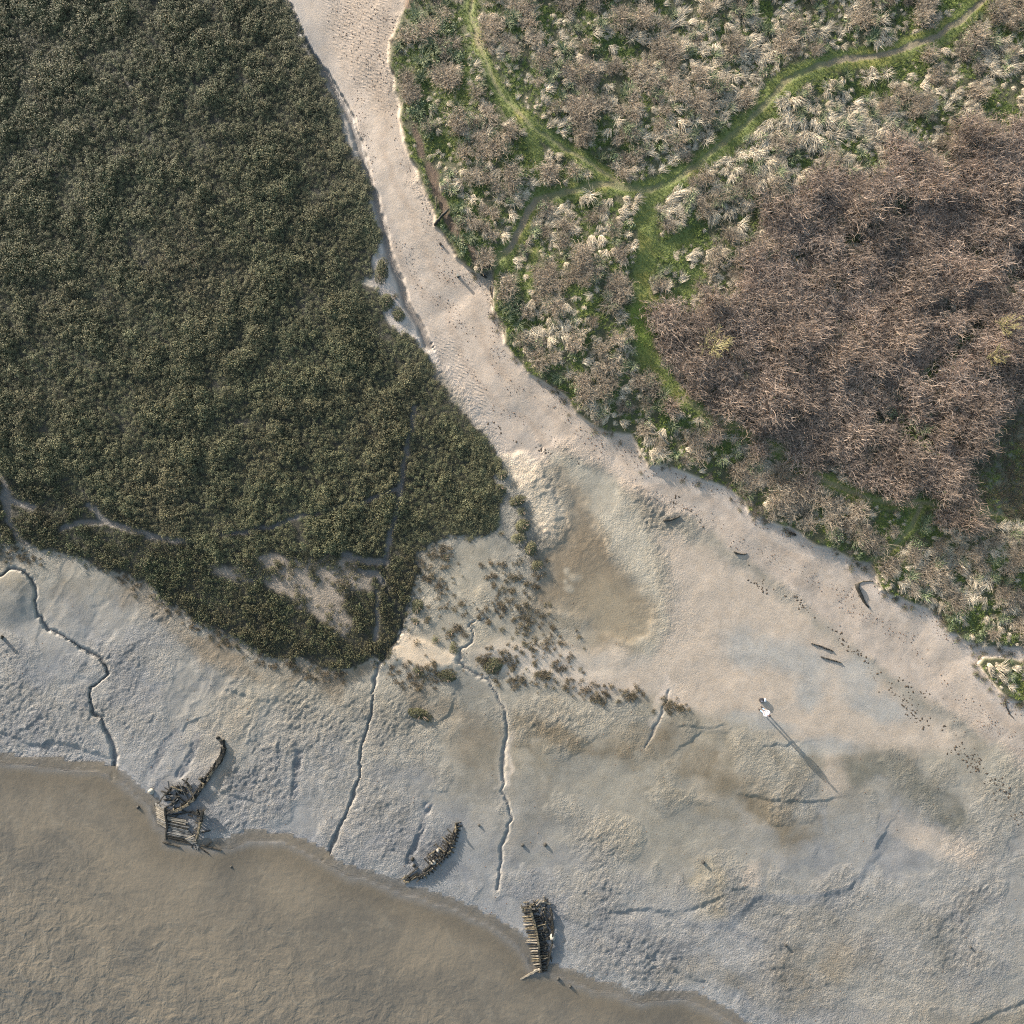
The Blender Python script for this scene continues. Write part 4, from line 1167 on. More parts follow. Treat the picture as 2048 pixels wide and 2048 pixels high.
# ------------------------------------------------------------------ single shrubs on the sand and mud
def shrub(px_, py_, rx, ry, h, rot, seed, label, group=None, mat=None):
    base = P3(px_, py_, -.02)
    root = empty('saltmarsh_shrub', base, math.radians(rot))
    nl = int(700 * max(.4, rx * ry / .5))
    pr = leaf_dome(nl, 1.0, 1.0, .13, seed)
    v = [(a_ * rx, b_ * ry, c_ * h * .75) for a_, b_, c_ in pr[0]]
    # keep leaves leaf sized after stretching: rebuild as separate small quads
    fo = bpy.data.objects.new('foliage', proto_mesh('foliage', (v, pr[1], pr[2], pr[3]), [mat or M_MARSH]))
    COL.objects.link(fo); fo.parent = root
    R.seed(seed + 5)
    mb = MB()
    for i in range(14):
        th = R.uniform(0, 6.28); L = R.uniform(.3, .75)
        mb.ribbon([(0.05 * math.cos(th), .05 * math.sin(th), 0), (L * .5 * rx * math.cos(th), L * .5 * ry * math.sin(th), h * .5), (L * rx * math.cos(th), L * ry * math.sin(th), h * .85)], .045, (-math.sin(th), math.cos(th), 0), .4)
    stm = bpy.data.objects.new('stem', proto_mesh('stem', mb.out(), [M_BROWNTWIG]))
    COL.objects.link(stm); stm.parent = root
    tag(root, label, 'shrub', group)
    return root

g_row = 'rounded shrubs in a row on the sand ridge'
l_row = 'rounded olive shrub in the row on the sand ridge beside the brown hollow'
for i, a_ in enumerate([
    (762, 545, .75, 1.35, .55, 0, 'tall lobed shrub beside the grey inlet at the marsh edge', None),
    (770, 602, .95, 1.0, .55, 0, 'broad olive shrub between the grey inlet and the beach runnel', None),
    (795, 628, .80, .85, .5, 0, 'round olive shrub beside the beach runnel, detached from the marsh', None),
    (790, 594, .45, .4, .35, 0, 'small olive shrub beside the beach runnel, above the round one', None),
    (1036, 1002, .95, .75, .55, 20, l_row, g_row), (1044, 1024, .55, .6, .42, 0, l_row, g_row), (1046, 1047, .95, .85, .62, 15, l_row, g_row),
    (1038, 1076, .85, .7, .5, 30, l_row, g_row), (1059, 1094, .75, .95, .55, -20, l_row, g_row),
    (1075, 1129, .72, .72, .5, 0, 'round shrub standing alone at the tip of the sand ridge beside the brown hollow', None),
    (1003, 1067, .42, .34, .3, 0, 'tiny shrub on grey mud at the corner of the marsh', None),
    (1003, 948, .65, .75, .5, 0, 'shrub with a bare sand patch behind it at the marsh edge', None),
    (1000, 975, .6, .5, .4, 0, 'ragged low shrub at the marsh edge above the sand ridge', None),
    (891, 1113, .55, .45, .28, 0, 'thin flat shrub on the grey mud below the marsh', None),
    (873, 1280, .55, .55, .35, 0, 'small green shrub on the sand bank beside two taller shrubs', None),
    (907, 1294, .55, .85, .4, 10, 'tall narrow green shrub beside the bend of the winding creek', None),
    (901, 1264, .5, .45, .3, 0, 'small green shrub on grey mud above the sand bank', None),
    (840, 1428, 1.35, .78, .5, -34, 'lone oval dark green shrub in a scoured hollow on the mud', None),
    (835, 1212, .8, 1.0, .35, 0, 'ragged green shrub beside the straight creek above the sand bank', None),
    (830, 1243, .6, .5, .3, 0, 'ragged green shrub at the top of the sand bank', None),
    (838, 1342, .65, .6, .32, 0, 'brownish shrub at the lower edge of the sand bank', None),
    (896, 1352, 1.1, .75, .34, 0, 'wide flat green shrub between the sand bank and the winding creek', None),
    (985, 1328, 1.2, .85, .36, 20, 'wide brown-green shrub below the winding creek on pale sand', None)]):
    shrub(a_[0], a_[1], a_[2], a_[3], a_[4], a_[5], 400 + i, a_[6], a_[7])

# ------------------------------------------------------------------ leafless yellow trees in the thicket
def tube(mb_v, mb_f, a_, b_, r0, r1, n=5):
    a_ = Vector(a_); b_ = Vector(b_); d_ = (b_ - a_).normalized()
    u_ = d_.orthogonal().normalized(); w_ = d_.cross(u_)
    b0 = len(mb_v)
    for c_, r_ in ((a_, r0), (b_, r1)):
        for i in range(n):
            t = 2 * math.pi * i / n
            mb_v.append(tuple(c_ + u_ * math.cos(t) * r_ + w_ * math.sin(t) * r_))
    for i in range(n):
        j = (i + 1) % n
        mb_f.append((b0 + i, b0 + j, b0 + n + j, b0 + n + i))

def small_tree(px_, py_, rad_, h, seed, label):
    base = P3(px_, py_, -.05)
    root = empty('leafless_tree', base)
    r_ = random.Random(seed)
    tv, tf = [], []
    p0 = Vector((0, 0, 0)); p1 = Vector((.04, .02, h * .3)); p2 = Vector((.0, .06, h * .48))
    tube(tv, tf, p0, p1, .11, .08, 7); tube(tv, tf, p1, p2, .08, .06, 7)
    mesh_obj('trunk', tv, tf, M_BARK, root, True)
    cv, cf = [], []
    def grow(p_, d_, L, r0, lev):
        q = p_ + d_ * L
        q2 = q + Vector((r_.uniform(-.1, .1), r_.uniform(-.1, .1), 0)) * L
        tube(cv, cf, p_, q2, r0, r0 * .6, 4)
        if lev == 0:
            return
        for k in range(3 if lev > 1 else 4):
            nd_ = (d_ + Vector((r_.uniform(-.9, .9), r_.uniform(-.9, .9), r_.uniform(-.25, .5)))).normalized()
            grow(p_ + (q2 - p_) * r_.uniform(.45, 1), nd_, L * r_.uniform(.5, .75), r0 * .62, lev - 1)
    for k in range(11):
        th = 2 * math.pi * k / 11 + r_.uniform(-.2, .2)
        grow(p1 + (p2 - p1) * r_.random(), Vector((math.cos(th), math.sin(th), r_.uniform(.35, 1.1))).normalized(), rad_ * .55, .035, 3)
    cr_ = mesh_obj('crown', cv, cf, M_YTWIG, root)
    set_attr(cr_.data, 'var', 'FLOAT', 'FACE', np.array([r_.random() for _ in cf], np.float32))
    tag(root, label, 'tree')

small_tree(1420, 700, 1.7, 2.3, 1, 'low spreading leafless tree with yellow branches above the lush green path')
small_tree(1965, 722, 1.1, 2.6, 2, 'small leafless tree with yellow branches deep in the bramble thicket')
small_tree(1985, 662, 1.3, 2.6, 3, 'wider leafless tree with pale yellow branches in the upper bramble thicket')

# ------------------------------------------------------------------ timber
def timber(name, a_, b_, w_, h_, mat, parent, seed=0, seg=5, wob=.03, taper=.85):
    """an irregular, weathered balk between two world points (relative to parent)"""
    r_ = random.Random(seed)
    o0 = Vector(parent.location) if parent is not None else Vector((0, 0, 0))
    A = Vector(a_) - o0; B = Vector(b_) - o0
    d_ = (B - A); L = d_.length; d_.normalize()
    u_ = d_.cross(Vector((0, 0, 1)))
    if u_.length < .05:
        u_ = Vector((1, 0, 0))
    u_.normalize(); n_ = u_.cross(d_)
    tw = r_.uniform(-.25, .25)
    u_, n_ = u_ * math.cos(tw) + n_ * math.sin(tw), n_ * math.cos(tw) - u_ * math.sin(tw)
    v, f = [], []
    for i in range(seg + 1):
        t = i / seg
        c = A + d_ * L * t + u_ * r_.uniform(-wob, wob) + n_ * r_.uniform(-wob, wob) * .6
        k = (1 - (1 - taper) * t) * r_.uniform(.82, 1.1)
        for su, sn in ((-1, -1), (1, -1), (1, 1), (-1, 1)):
            v.append(c + u_ * su * w_ * .5 * k * r_.uniform(.85, 1.1) + n_ * sn * h_ * .5 * k * r_.uniform(.85, 1.1))
    for i in range(seg):
        for q in range(4):
            f.append((4 * i + q, 4 * i + (q + 1) % 4, 4 * i + 4 + (q + 1) % 4, 4 * i + 4 + q))
    f.append((3, 2, 1, 0)); f.append((4 * seg, 4 * seg + 1, 4 * seg + 2, 4 * seg + 3))
    return mesh_obj(name, v, f, mat, parent)

def resample(L, step):
    out = []; acc = 0
    pts = [Vector((a_, b_)) for a_, b_ in L]
    tot = sum((q - p_).length for p_, q in zip(pts[:-1], pts[1:]))
    n = max(2, int(tot / step))
    for i in range(n + 1):
        t = tot * i / n
        for p_, q in zip(pts[:-1], pts[1:]):
            l = (q - p_).length
            if t <= l or q is pts[-1]:
                out.append(p_.lerp(q, min(1, t / l))); break
            t -= l
    return out

RW = random.Random(77)
def rock(name, px_, py_, size, mat, label, cat_, seed, flat=.6, dz=0, group=None, parent=None, sub=2):
    r_ = random.Random(seed)
    bm = bmesh.new()
    bmesh.ops.create_icosphere(bm, subdivisions=sub, radius=.5)
    sx, sy = r_.uniform(.8, 1.25), r_.uniform(.7, 1.1)
    for v in bm.verts:
        v.co *= r_.uniform(.82, 1.12)
        v.co.x *= sx * size; v.co.y *= sy * size; v.co.z *= flat * size
    vs_ = [tuple(v.co) for v in bm.verts]; fs = [tuple(v.index for v in f.verts) for f in bm.faces]
    bm.free()
    loc = P3(px_, py_, dz + flat * size * .22)
    if parent is not None:
        loc = loc - Vector(parent.location)
    o = mesh_obj(name, vs_, fs, mat, parent, True, loc)
    if label:
        tag(o, label, cat_, group)
    return o

def hull_side(parent, line, hgt, mats, step=9, thick=.13, rows=2, ribs=0, rib_len=.5, rib_side=1):
    pts = resample(line, step)
    n = 0
    for i in range(len(pts) - 1):
        p_, q = pts[i], pts[i + 1]
        t = i / (len(pts) - 1)
        for r_ in range(rows):
            z = -.06 + hgt * (r_ + .5) / rows
            if RW.random() < .12 and r_ == rows - 1:
                continue
            off = (q - p_).normalized(); off = Vector((-off.y, off.x)) * RW.uniform(-1.2, 1.2)
            m_ = mats(t, r_)
            timber('hull_plank', P3(p_.x + off.x, p_.y + off.y, z), P3(q.x + off.x, q.y + off.y, z), thick * RW.uniform(.8, 1.3), hgt / rows * 1.08, m_, parent, RW.randint(0, 9999), 4, .015, 1)
    if ribs:
        for p_, q in list(zip(pts[:-1], pts[1:]))[::ribs]:
            t_ = (q - p_).normalized(); nx = Vector((-t_.y, t_.x)) * rib_side
            l = rib_len * S * RW.uniform(.6, 1.2)
            timber('rib', P3(p_.x, p_.y, hgt * .75), P3(p_.x + nx.x * l, p_.y + nx.y * l, RW.uniform(-.02, .08)), .10, .12, RW.choice((M_TARWOOD, M_TARWOOD, M_OLDWOOD)), parent, RW.randint(0, 9999), 3, .02, .7)

def debris(parent, cx, cy, rx, ry, n, mats, lmin=.3, lmax=1.1, zmax=.22, ang=None, name='broken_timber', w=.07):
    for i in range(n):
        a_ = RW.uniform(0, 6.28); r_ = math.sqrt(RW.random())
        x, y = cx + rx * r_ * math.cos(a_), cy + ry * r_ * math.sin(a_)
        th = RW.uniform(0, 3.14) if ang is None else ang + RW.gauss(0, .35)
        l = RW.uniform(lmin, lmax) * S * .5
        timber(name, P3(x - l * math.cos(th), y - l * math.sin(th), RW.uniform(.02, zmax)), P3(x + l * math.cos(th), y + l * math.sin(th), RW.uniform(0.0, zmax * .8)), w * RW.uniform(.7, 1.6), w * RW.uniform(.7, 1.2), RW.choice(mats), parent, RW.randint(0, 9999), 3, .02)

# ---- the largest hulk, half in the river
w1_ = empty('boat_wreck', P3(372, 1625))
tag(w1_, 'largest rotting boat wreck with curved side and slatted floor at the waterline', 'boat wreck')
HS = [(446, 1479), (450, 1496), (445, 1516), (430, 1538), (417, 1556), (404, 1576), (386, 1600), (368, 1613), (350, 1620), (334, 1624)]
hull_side(w1_, HS, .28, lambda t, r_: (M_TARWOOD if t < .30 or r_ == 0 else RW.choice((M_OLDWOOD, M_OLDWOOD, M_TARWOOD))), 8, .22, 2, 2, .35, 1)
hull_side(w1_, [(x - 4, y - 3) for x, y in HS[1:8]], .20, lambda t, r_: M_TARWOOD, 10, .14, 1)
for k in range(10):     # sloping slatted side on the river side
    t = k / 9
    timber('floor_slat', P3(311 + 4 * t, 1606 + 38 * t, .05), P3(331 + 4 * t, 1614 + 38 * t, .22), .13, .05, RW.choice((M_PALEWOOD, M_PALEWOOD, M_MUDWOOD)), w1_, 20 + k, 4, .012, 1)
for k in range(6):
    timber('frame_beam', P3(309 + 3 * k * .4, 1606 + 7 * k, .03), P3(310 + 3 * k * .5, 1612 + 7 * k, .03), .06, .08, M_TARWOOD, w1_, 40 + k, 2)
timber('frame_beam', P3(333, 1612, .22), P3(337, 1655, .16), .16, .20, M_TARWOOD, w1_, 50, 7, .04)
timber('frame_beam', P3(336, 1652, .12), P3(333, 1678, .08), .14, .16, M_TARWOOD, w1_, 51, 5, .04)
for k in range(15):     # slatted floor
    t = k / 14
    x0 = 337 - 3 * t + RW.uniform(-1, 1); y0 = 1632 + 43 * t
    x1 = 372 + 22 * (t if t < .75 else 1.5 - t) + RW.uniform(-4, 4); y1 = y0 + 9 + 3 * t
    timber('floor_slat', P3(x0, y0, .12), P3(x1, y1, .07), .10, .06, RW.choice((M_MUDWOOD, M_MUDWOOD, M_PALEWOOD, M_TARWOOD)), w1_, 60 + k, 5, .015, 1)
    if k % 2 == 0:
        timber('rib', P3(x0 + 1, y0 + 1.6, .08), P3(x0 + (x1 - x0) * RW.uniform(.4, .9), y0 + 1.6 + 9 * .6, .05), .05, .07, M_TARWOOD, w1_, 90 + k, 3, .02)
for k in range(5):
    timber('floor_slat', P3(372 + 2 * k, 1676 + 1.5 * k, .13), P3(392 + k, 1668 + 5 * k, .15), .13, .06, RW.choice((M_PALEWOOD, M_MUDWOOD)), w1_, 110 + k, 4, .02, 1)
timber('frame_beam', P3(410, 1616, .30), P3(403, 1645, .24), .24, .26, M_TARWOOD, w1_, 120, 6, .04)
timber('frame_beam', P3(405, 1640, .30), P3(396, 1675, .18), .20, .22, M_OLDWOOD, w1_, 121, 6, .04)
for k in range(9):
    y = 1622 + 6 * k
    timber('rib', P3(408 - 1.5 * k, y, .22), P3(397 - 1.5 * k, y + RW.uniform(-4, 6), .03), .07, .09, M_TARWOOD, w1_, 130 + k, 3, .02)
debris(w1_, 352, 1590, 22, 22, 26, (M_TARWOOD, M_TARWOOD, M_OLDWOOD, M_MUDWOOD), .4, 1.5, .25)
debris(w1_, 375, 1573, 14, 18, 9, (M_TARWOOD, M_OLDWOOD), .4, 1.2, .2, .9)
debris(w1_, 372, 1628, 26, 6, 10, (M_TARWOOD,), .4, 1.3, .16, .12)
debris(w1_, 393, 1690, 10, 6, 8, (M_TARWOOD, M_MUDWOOD), .3, .8, .12, 1.4)
for a_, b_, zz in (((346, 1571), (318, 1606), .26), ((346, 1571), (366, 1580), .24), ((353, 1586), (372, 1604), .18), ((378, 1555), (371, 1566), .2), ((326, 1684), (360, 1694), .05), ((402, 1690), (443, 1700), .06), ((400, 1694), (418, 1708), .05), ((404, 1664), (421, 1661), .06), ((413, 1692), (424, 1683), .08), ((395, 1618), (401, 1630), .12)):
    timber('frame_beam', P3(*a_, zz), P3(*b_, zz * .8), .10, .12, RW.choice((M_TARWOOD, M_OLDWOOD)) if zz > .1 else M_TARWOOD, w1_, RW.randint(0, 999), 6, .03)
for x, y, s_ in ((436, 1475, .35), (402, 1557, .4), (351, 1602, .5), (345, 1608, .45)):
    rock('weed_clump', x, y, s_, M_TARWOOD, None, None, int(x), .7, 0, None, w1_)

# ---- the middle hulk
w2_ = empty('boat_wreck', P3(872, 1720))
tag(w2_, 'crescent shaped boat wreck packed with pale mud, between the two narrow creeks', 'boat wreck')
HS2 = [(914, 1645), (915, 1660), (906, 1684), (900, 1701), (883, 1717), (869, 1730), (853, 1746), (837, 1755), (818, 1762), (807, 1762)]
hull_side(w2_, HS2[:8], .24, lambda t, r_: M_TARWOOD if RW.random() < .8 else M_OLDWOOD, 7, .20, 2, 1, .40, -1)
hull_side(w2_, [(x - 6, y - 3) for x, y in HS2[1:7]], .18, lambda t, r_: M_TARWOOD, 9, .12, 1)
for k, p_ in enumerate(resample([(909, 1668), (897, 1694), (880, 1709), (862, 1727)], 6)):
    l = RW.uniform(10, 22)
    timber('rib', P3(p_.x, p_.y, .22), P3(p_.x - l * .8, p_.y - l * .55, .04), .10, .12, RW.choice((M_TARWOOD, M_TARWOOD, M_OLDWOOD)), w2_, 200 + k, 4, .03, .7)
debris(w2_, 875, 1705, 16, 18, 16, (M_TARWOOD, M_OLDWOOD, M_MUDWOOD), .3, 1.0, .2, 2.2)
debris(w2_, 898, 1690, 8, 22, 10, (M_TARWOOD,), .3, .8, .2, 2.0)
debris(w2_, 826, 1755, 20, 8, 12, (M_TARWOOD, M_OLDWOOD), .3, 1.1, .12, -.5)
timber('frame_beam', P3(809, 1758, .08), P3(836, 1734, .10), .12, .12, M_TARWOOD, w2_, 240, 7, .05)
timber('frame_beam', P3(806, 1761, .10), P3(819, 1763, .12), .16, .12, M_OLDWOOD, w2_, 241, 4)
timber('frame_beam', P3(810, 1748, .14), P3(817, 1756, .08), .07, .07, M_PALEWOOD, w2_, 242, 3)
timber('stem_post', P3(911, 1646, .05), P3(912, 1660, .36), .14, .16, M_OLDWOOD, w2_, 243, 4)
for k, (x, y, s_) in enumerate(((877, 1700, .42), (867, 1724, .55), (883, 1708, .3), (875, 1717, .3), (862, 1722, .3))):
    rock('mud_lump', x, y, s_, M_CHALK, None, None, 250 + k, .45, .03, None, w2_)
for k, (x, y, s_) in enumerate(((825, 1718, .4), (828, 1731, .3), (815, 1752, .3))):
    rock('weed_clump', x, y, s_, M_TARWOOD, None, None, 260 + k, .5, 0, None, w2_)

# ---- the ribbed hulk
w3_ = empty('boat_wreck', P3(1078, 1870))
tag(w3_, 'skeletal boat wreck with a long keel and a comb of bare ribs beside the river', 'boat wreck')
KE = [(1060, 1808), (1065.5, 1832), (1072, 1853), (1076, 1879), (1078, 1892), (1078, 1908), (1082, 1925), (1082, 1940)]
kp = resample(KE, 12)
for i, (p_, q) in enumerate(zip(kp[:-1], kp[1:])):
    timber('keel', P3(p_.x, p_.y, .24 - .008 * i), P3(q.x, q.y, .24 - .008 * i), .19, .22, M_OLDWOOD if i < 7 else M_TARWOOD, w3_, 300 + i, 4, .015, 1)
for i, p_ in enumerate(resample(KE, 5.2)):
    t = i / 26
    ll = (14 + 10 * math.sin(min(1, t * 1.1) * 3.1)) * RW.uniform(.75, 1.1)
    timber('rib', P3(p_.x, p_.y, .22), P3(p_.x - ll, p_.y + RW.uniform(1, 5), .05), .10, .11, (M_OLDWOOD if RW.random() < .4 else M_PALEWOOD if RW.random() < .6 else M_TARWOOD), w3_, 330 + i, 4, .02, .75)
    lr = (12 + 13 * math.sin(min(1, t * 1.05) * 3.1)) * RW.uniform(.6, 1.1)
    timber('rib', P3(p_.x, p_.y, .20), P3(p_.x + lr, p_.y + RW.uniform(-6, 3), .06), .11, .12, M_TARWOOD if RW.random() < .75 else M_OLDWOOD, w3_, 370 + i, 4, .03, .75)
debris(w3_, 1092, 1850, 14, 36, 34, (M_TARWOOD, M_TARWOOD, M_TARWOOD, M_OLDWOOD), .3, 1.0, .22, 1.3)
debris(w3_, 1082, 1812, 16, 14, 16, (M_TARWOOD, M_OLDWOOD, M_PALEWOOD), .3, .9, .2)
debris(w3_, 1090, 1910, 12, 30, 24, (M_TARWOOD, M_TARWOOD, M_OLDWOOD), .3, .9, .16, 1.2)
debris(w3_, 1052, 1812, 10, 12, 8, (M_OLDWOOD, M_MUDWOOD), .2, .6, .08)
timber('side_strake', P3(1101, 1815, .14), P3(1106, 1850, .2), .14, .2, M_TARWOOD, w3_, 420, 6, .05)
timber('side_strake', P3(1106, 1850, .18), P3(1104, 1885, .14), .14, .2, M_TARWOOD, w3_, 421, 6, .05)
timber('side_strake', P3(1104, 1885, .14), P3(1094, 1935, .1), .12, .16, M_TARWOOD, w3_, 422, 6, .05)
timber('side_strake', P3(1081, 1800, .14), P3(1100, 1806, .12), .12, .12, M_PALEWOOD, w3_, 423, 4, .03)
for k, (x, y, s_) in enumerate(((1094, 1862, .5), (1100, 1840, .45), (1090, 1895, .5), (1096, 1915, .4), (1086, 1930, .4), (1098, 1875, .4))):
    rock('weed_clump', x, y, s_, M_TARWOOD, None, None, 430 + k, .5, 0, None, w3_)
t_ = timber('driftwood_beam', P3(1080, 1934, .16), P3(1041, 1957, .06), .15, .15, M_PALEWOOD, None, 440, 8, .03, .8)
tag(t_, 'bleached beam jutting into the river from the ribbed wreck', 'driftwood')
rock('pale_boulder', 1105, 1873, .62, M_CHALK, 'white boulder against the side of the ribbed wreck', 'rock', 441, .6)
rock('pale_boulder', 303, 1582, .62, M_CHALK, 'smooth pale boulder on mud beside the largest wreck', 'rock', 442, .5)
for k, (x, y, s_, la) in enumerate(((277, 1614, .32, 'dark weedy rock in the shallows beside the largest wreck'), (464, 1732, .34, 'dark rock with pale top in the water below the largest wreck'), (476, 1741, .22, 'small dark rock in the water beside the pale-topped one'),
                                   (1406, 1724, .36, 'lone black weedy rock casting a shadow on the open mudflat'), (958, 1650, .24, 'small black rock on mud between the crescent wreck and the winding creek'), (1045, 1690, .26, 'small dark rock on mud right beside the winding creek'),
                                   (1090, 1689, .30, 'dark rock at the foot of a low mud ridge beyond the winding creek'), (1116, 1957, .3, 'black rock in the shallows below the ribbed wreck'), (1140, 1972, .34, 'black rock off the gravelly mud point'), (1571, 1890, .22, 'small black stone on the streaky lower mudflat'), (1941, 1894, .22, 'small black stone on the blue-grey mudflat far from the wrecks'))):
    rock('dark_rock', x, y, s_, M_DARKROCK, la, 'rock', 450 + k, .75, .02)

# ------------------------------------------------------------------ driftwood and posts
def log(px0, py0, px1, py1, r0, r1, mat, label, seed, knots=2, dz=.0, bend=3, name='driftwood_log'):
    r_ = random.Random(seed)
    base = P3(px0, py0)
    n = 9; v = []; f = []; m_ = 7
    pts = []
    for i in range(n):
        t = i / (n - 1)
        ox = math.sin(t * 3.1) * bend + r_.uniform(-.6, .6)
        dx, dy = px1 - px0, py1 - py0; L = math.hypot(dx, dy)
        pts.append(P3(px0 + dx * t - dy / L * ox, py0 + dy * t + dx / L * ox, dz + (r0 + (r1 - r0) * t) * .6) - base)
    for i, p_ in enumerate(pts):
        t = i / (n - 1); rr = r0 + (r1 - r0) * t
        tg = (pts[min(i + 1, n - 1)] - pts[max(i - 1, 0)]).normalized(); u_ = tg.cross(Vector((0, 0, 1))).normalized(); w_ = u_.cross(tg)
        for k in range(m_):
            a_ = 2 * math.pi * k / m_
            q = rr * r_.uniform(.8, 1.2)
            v.append(p_ + u_ * math.cos(a_) * q + w_ * math.sin(a_) * q)
    for i in range(n - 1):
        for k in range(m_):
            j = (k + 1) % m_
            f.append((i * m_ + k, i * m_ + j, (i + 1) * m_ + j, (i + 1) * m_ + k))
    f.append(tuple(range(m_ - 1, -1, -1))); f.append(tuple((n - 1) * m_ + k for k in range(m_)))
    root = mesh_obj(name, v, f, mat, None, True, base)
    for k in range(knots):
        i = r_.randint(2, n - 3); a_ = r_.uniform(-1, 1)
        tv, tf = [], []
        tube(tv, tf, pts[i], pts[i] + Vector((r_.uniform(-.3, .3), r_.uniform(-.3, .3), r_.uniform(.02, .10))), r0 * .4, r0 * .15, 5)
        mesh_obj('branch_stub', tv, tf, mat, root)
    tag(root, label, 'driftwood')
    return root

log(1712, 1168, 1737, 1215, .20, .06, M_TARWOOD, 'long dark driftwood log lying on the upper beach', 1, 2)
log(1716, 1166, 1746, 1163, .05, .03, M_OLDWOOD, 'thin brown curved branch lying at the thick end of the dark log', 2, 1, 0, -2)
log(1326, 1041, 1360, 1032, .09, .06, M_TARWOOD, 'dark driftwood log on the grey flat at the edge of the beach', 3, 1)
log(1468, 1104, 1494, 1107, .08, .04, M_TARWOOD, 'short dark driftwood piece on pale sand with trailing weed', 4, 1)
log(1579, 1065, 1591, 1070, .11, .10, M_TARWOOD, 'stubby dark log on sand at the foot of the scrub', 5, 0, 0, .5)
log(1316, 866, 1336, 889, .09, .07, M_PALEWOOD, 'straight bleached log lying on the scrub above the beach corner', 6, 1, .35)
log(1091, 762, 1138, 787, .11, .05, M_OLDWOOD, 'grey-brown driftwood trunk lying along the foot of the dune', 7, 2, .05)
log(2010, 1398, 2028, 1437, .05, .03, M_TARWOOD, 'thin bent branch on the beach below the last grass patch', 8, 1, 0, 5)
log(870, 453, 899, 421, .12, .10, M_TARWOOD, 'dark groyne beam running from the beach into the eroded dune foot', 9, 0, .12, -2)
log(956, 540, 984, 535, .10, .07, M_TARWOOD, 'dark beam at the end of the footpath above the beach', 10, 0, .05, -3)
log(962, 549, 973, 556, .09, .08, M_TARWOOD, 'short dark log on sand below the beam at the path end', 11, 0, 0, 0)
log(873, 395, 874, 421, .06, .05, M_OLDWOOD, 'thin pole standing edge of the bare soil strip at the dune foot', 12, 0, .1, 1)
log(981, 574, 984, 596, .07, .06, M_TARWOOD, 'dark pole lying along the dune edge below the path end', 13, 0, .08, 1)
log(1310, 925, 1296, 938, .05, .03, M_PALEWOOD, 'bleached bare branch sticking out of the scrub corner onto the beach', 14, 3, .1, 1)

# rows of old timber stubs sticking out of the sand
for k, (L, la) in enumerate(((((1624, 1287), (1640, 1292), (1663, 1301)), 'upper row of decayed timber stubs in the grey sand'), (((1643, 1314), (1660, 1319), (1679, 1324)), 'lower row of decayed timber stubs in the grey sand'))):
    root = empty('timber_stub_row', P3(*L[1]))
    for q, p_ in enumerate(resample(L, 5)):
        timber('stub', P3(p_.x - 1.5, p_.y, -.02), P3(p_.x + 3, p_.y + 1, .07), .12, .09, M_TARWOOD, root, 500 + q + 30 * k, 3, .02)
    tag(root, la, 'timber stubs')

def post(px_, py_, h, r, mat, label, cap=None, seed=1):
    base = P3(px_, py_, -.05)
    root = empty('marker_post', base)
    v, f = [], []
    tube(v, f, (0, 0, 0), (.01, 0, h), r, r * .9, 8)
    f.append(tuple(range(8, 16)))
    mesh_obj('post_shaft', v, f, mat, root, False)
    v, f = [], []
    tube(v, f, (0, 0, h), (0, 0, h + .07), r * 1.15, r * 1.0, 8)
    f.append(tuple(range(8, 16)))
    mesh_obj('post_cap', v, f, cap or mat, root)
    tag(root, label, 'post')
post(916, 553, .36, .13, M_TARWOOD, 'short post with a white cap standing on the beach near the path end', M_CHALK)
post(881, 489, .16, .10, M_TARWOOD, 'black post stump on the beach below the groyne beam')
post(4, 1274, .32, .17, M_TARWOOD, 'squat timber post with a pale top on the mud beside the left creek', M_CHALK)

# ------------------------------------------------------------------ the drone pilot, rucksack
def solid(name, c, rough=.75, spec=.3):
    m, nt, b = new_mat(name)
    pos = nd(nt, 'ShaderNodeNewGeometry').outputs['Position']
    n = noise_n(nt, pos, 18, 3, .6)
    nt.links.new(mixc(nt, n, tuple(x * .85 for x in c), tuple(min(1, x * 1.12) for x in c)), b.inputs['Base Color'])
    b.inputs['Roughness'].default_value = rough
    b.inputs['Specular IOR Level'].default_value = spec
    return m
M_SKIN = solid('skin', (.55, .36, .27), .55)
M_HAIR = solid('dark_hair', (.035, .025, .03), .5)
M_JACKET = solid('white_jacket', (.36, .355, .38), .8)
M_JEANS = solid('blue_jeans', (.13, .19, .27), .85)
M_BLACK = solid('black_fabric', (.018, .018, .022), .7)
M_GREYF = solid('grey_webbing', (.25, .25, .28), .7)
M_WHITE = solid('white_panel', (.50, .54, .58), .5)
M_VIOLET = solid('violet_scarf', (.30, .24, .36), .8)

def skin_mesh(name, verts, edges, radii, mat, parent, root_i=0, levels=2):
    me = bpy.data.meshes.new(name)
    me.from_pydata(verts, edges, [])
    tmp = bpy.data.objects.new(name, me)
    COL.objects.link(tmp)
    md = tmp.modifiers.new('skin', 'SKIN')
    md.use_smooth_shade = True
    for i, r in enumerate(radii):
        sv = me.skin_vertices[0].data[i]
        sv.radius = (r, r) if not isinstance(r, tuple) else r
        sv.use_root = (i == root_i)
    sb = tmp.modifiers.new('sub', 'SUBSURF'); sb.levels = levels; sb.render_levels = levels
    dg = bpy.context.evaluated_depsgraph_get()
    fin = bpy.data.meshes.new_from_object(tmp.evaluated_get(dg))
    bpy.data.objects.remove(tmp)
    fin.materials.clear(); fin.materials.append(mat)
    fin.polygons.foreach_set('use_smooth', [True] * len(fin.polygons))
    o = bpy.data.objects.new(name, fin)
    COL.objects.link(o)
    o.parent = parent
    return o

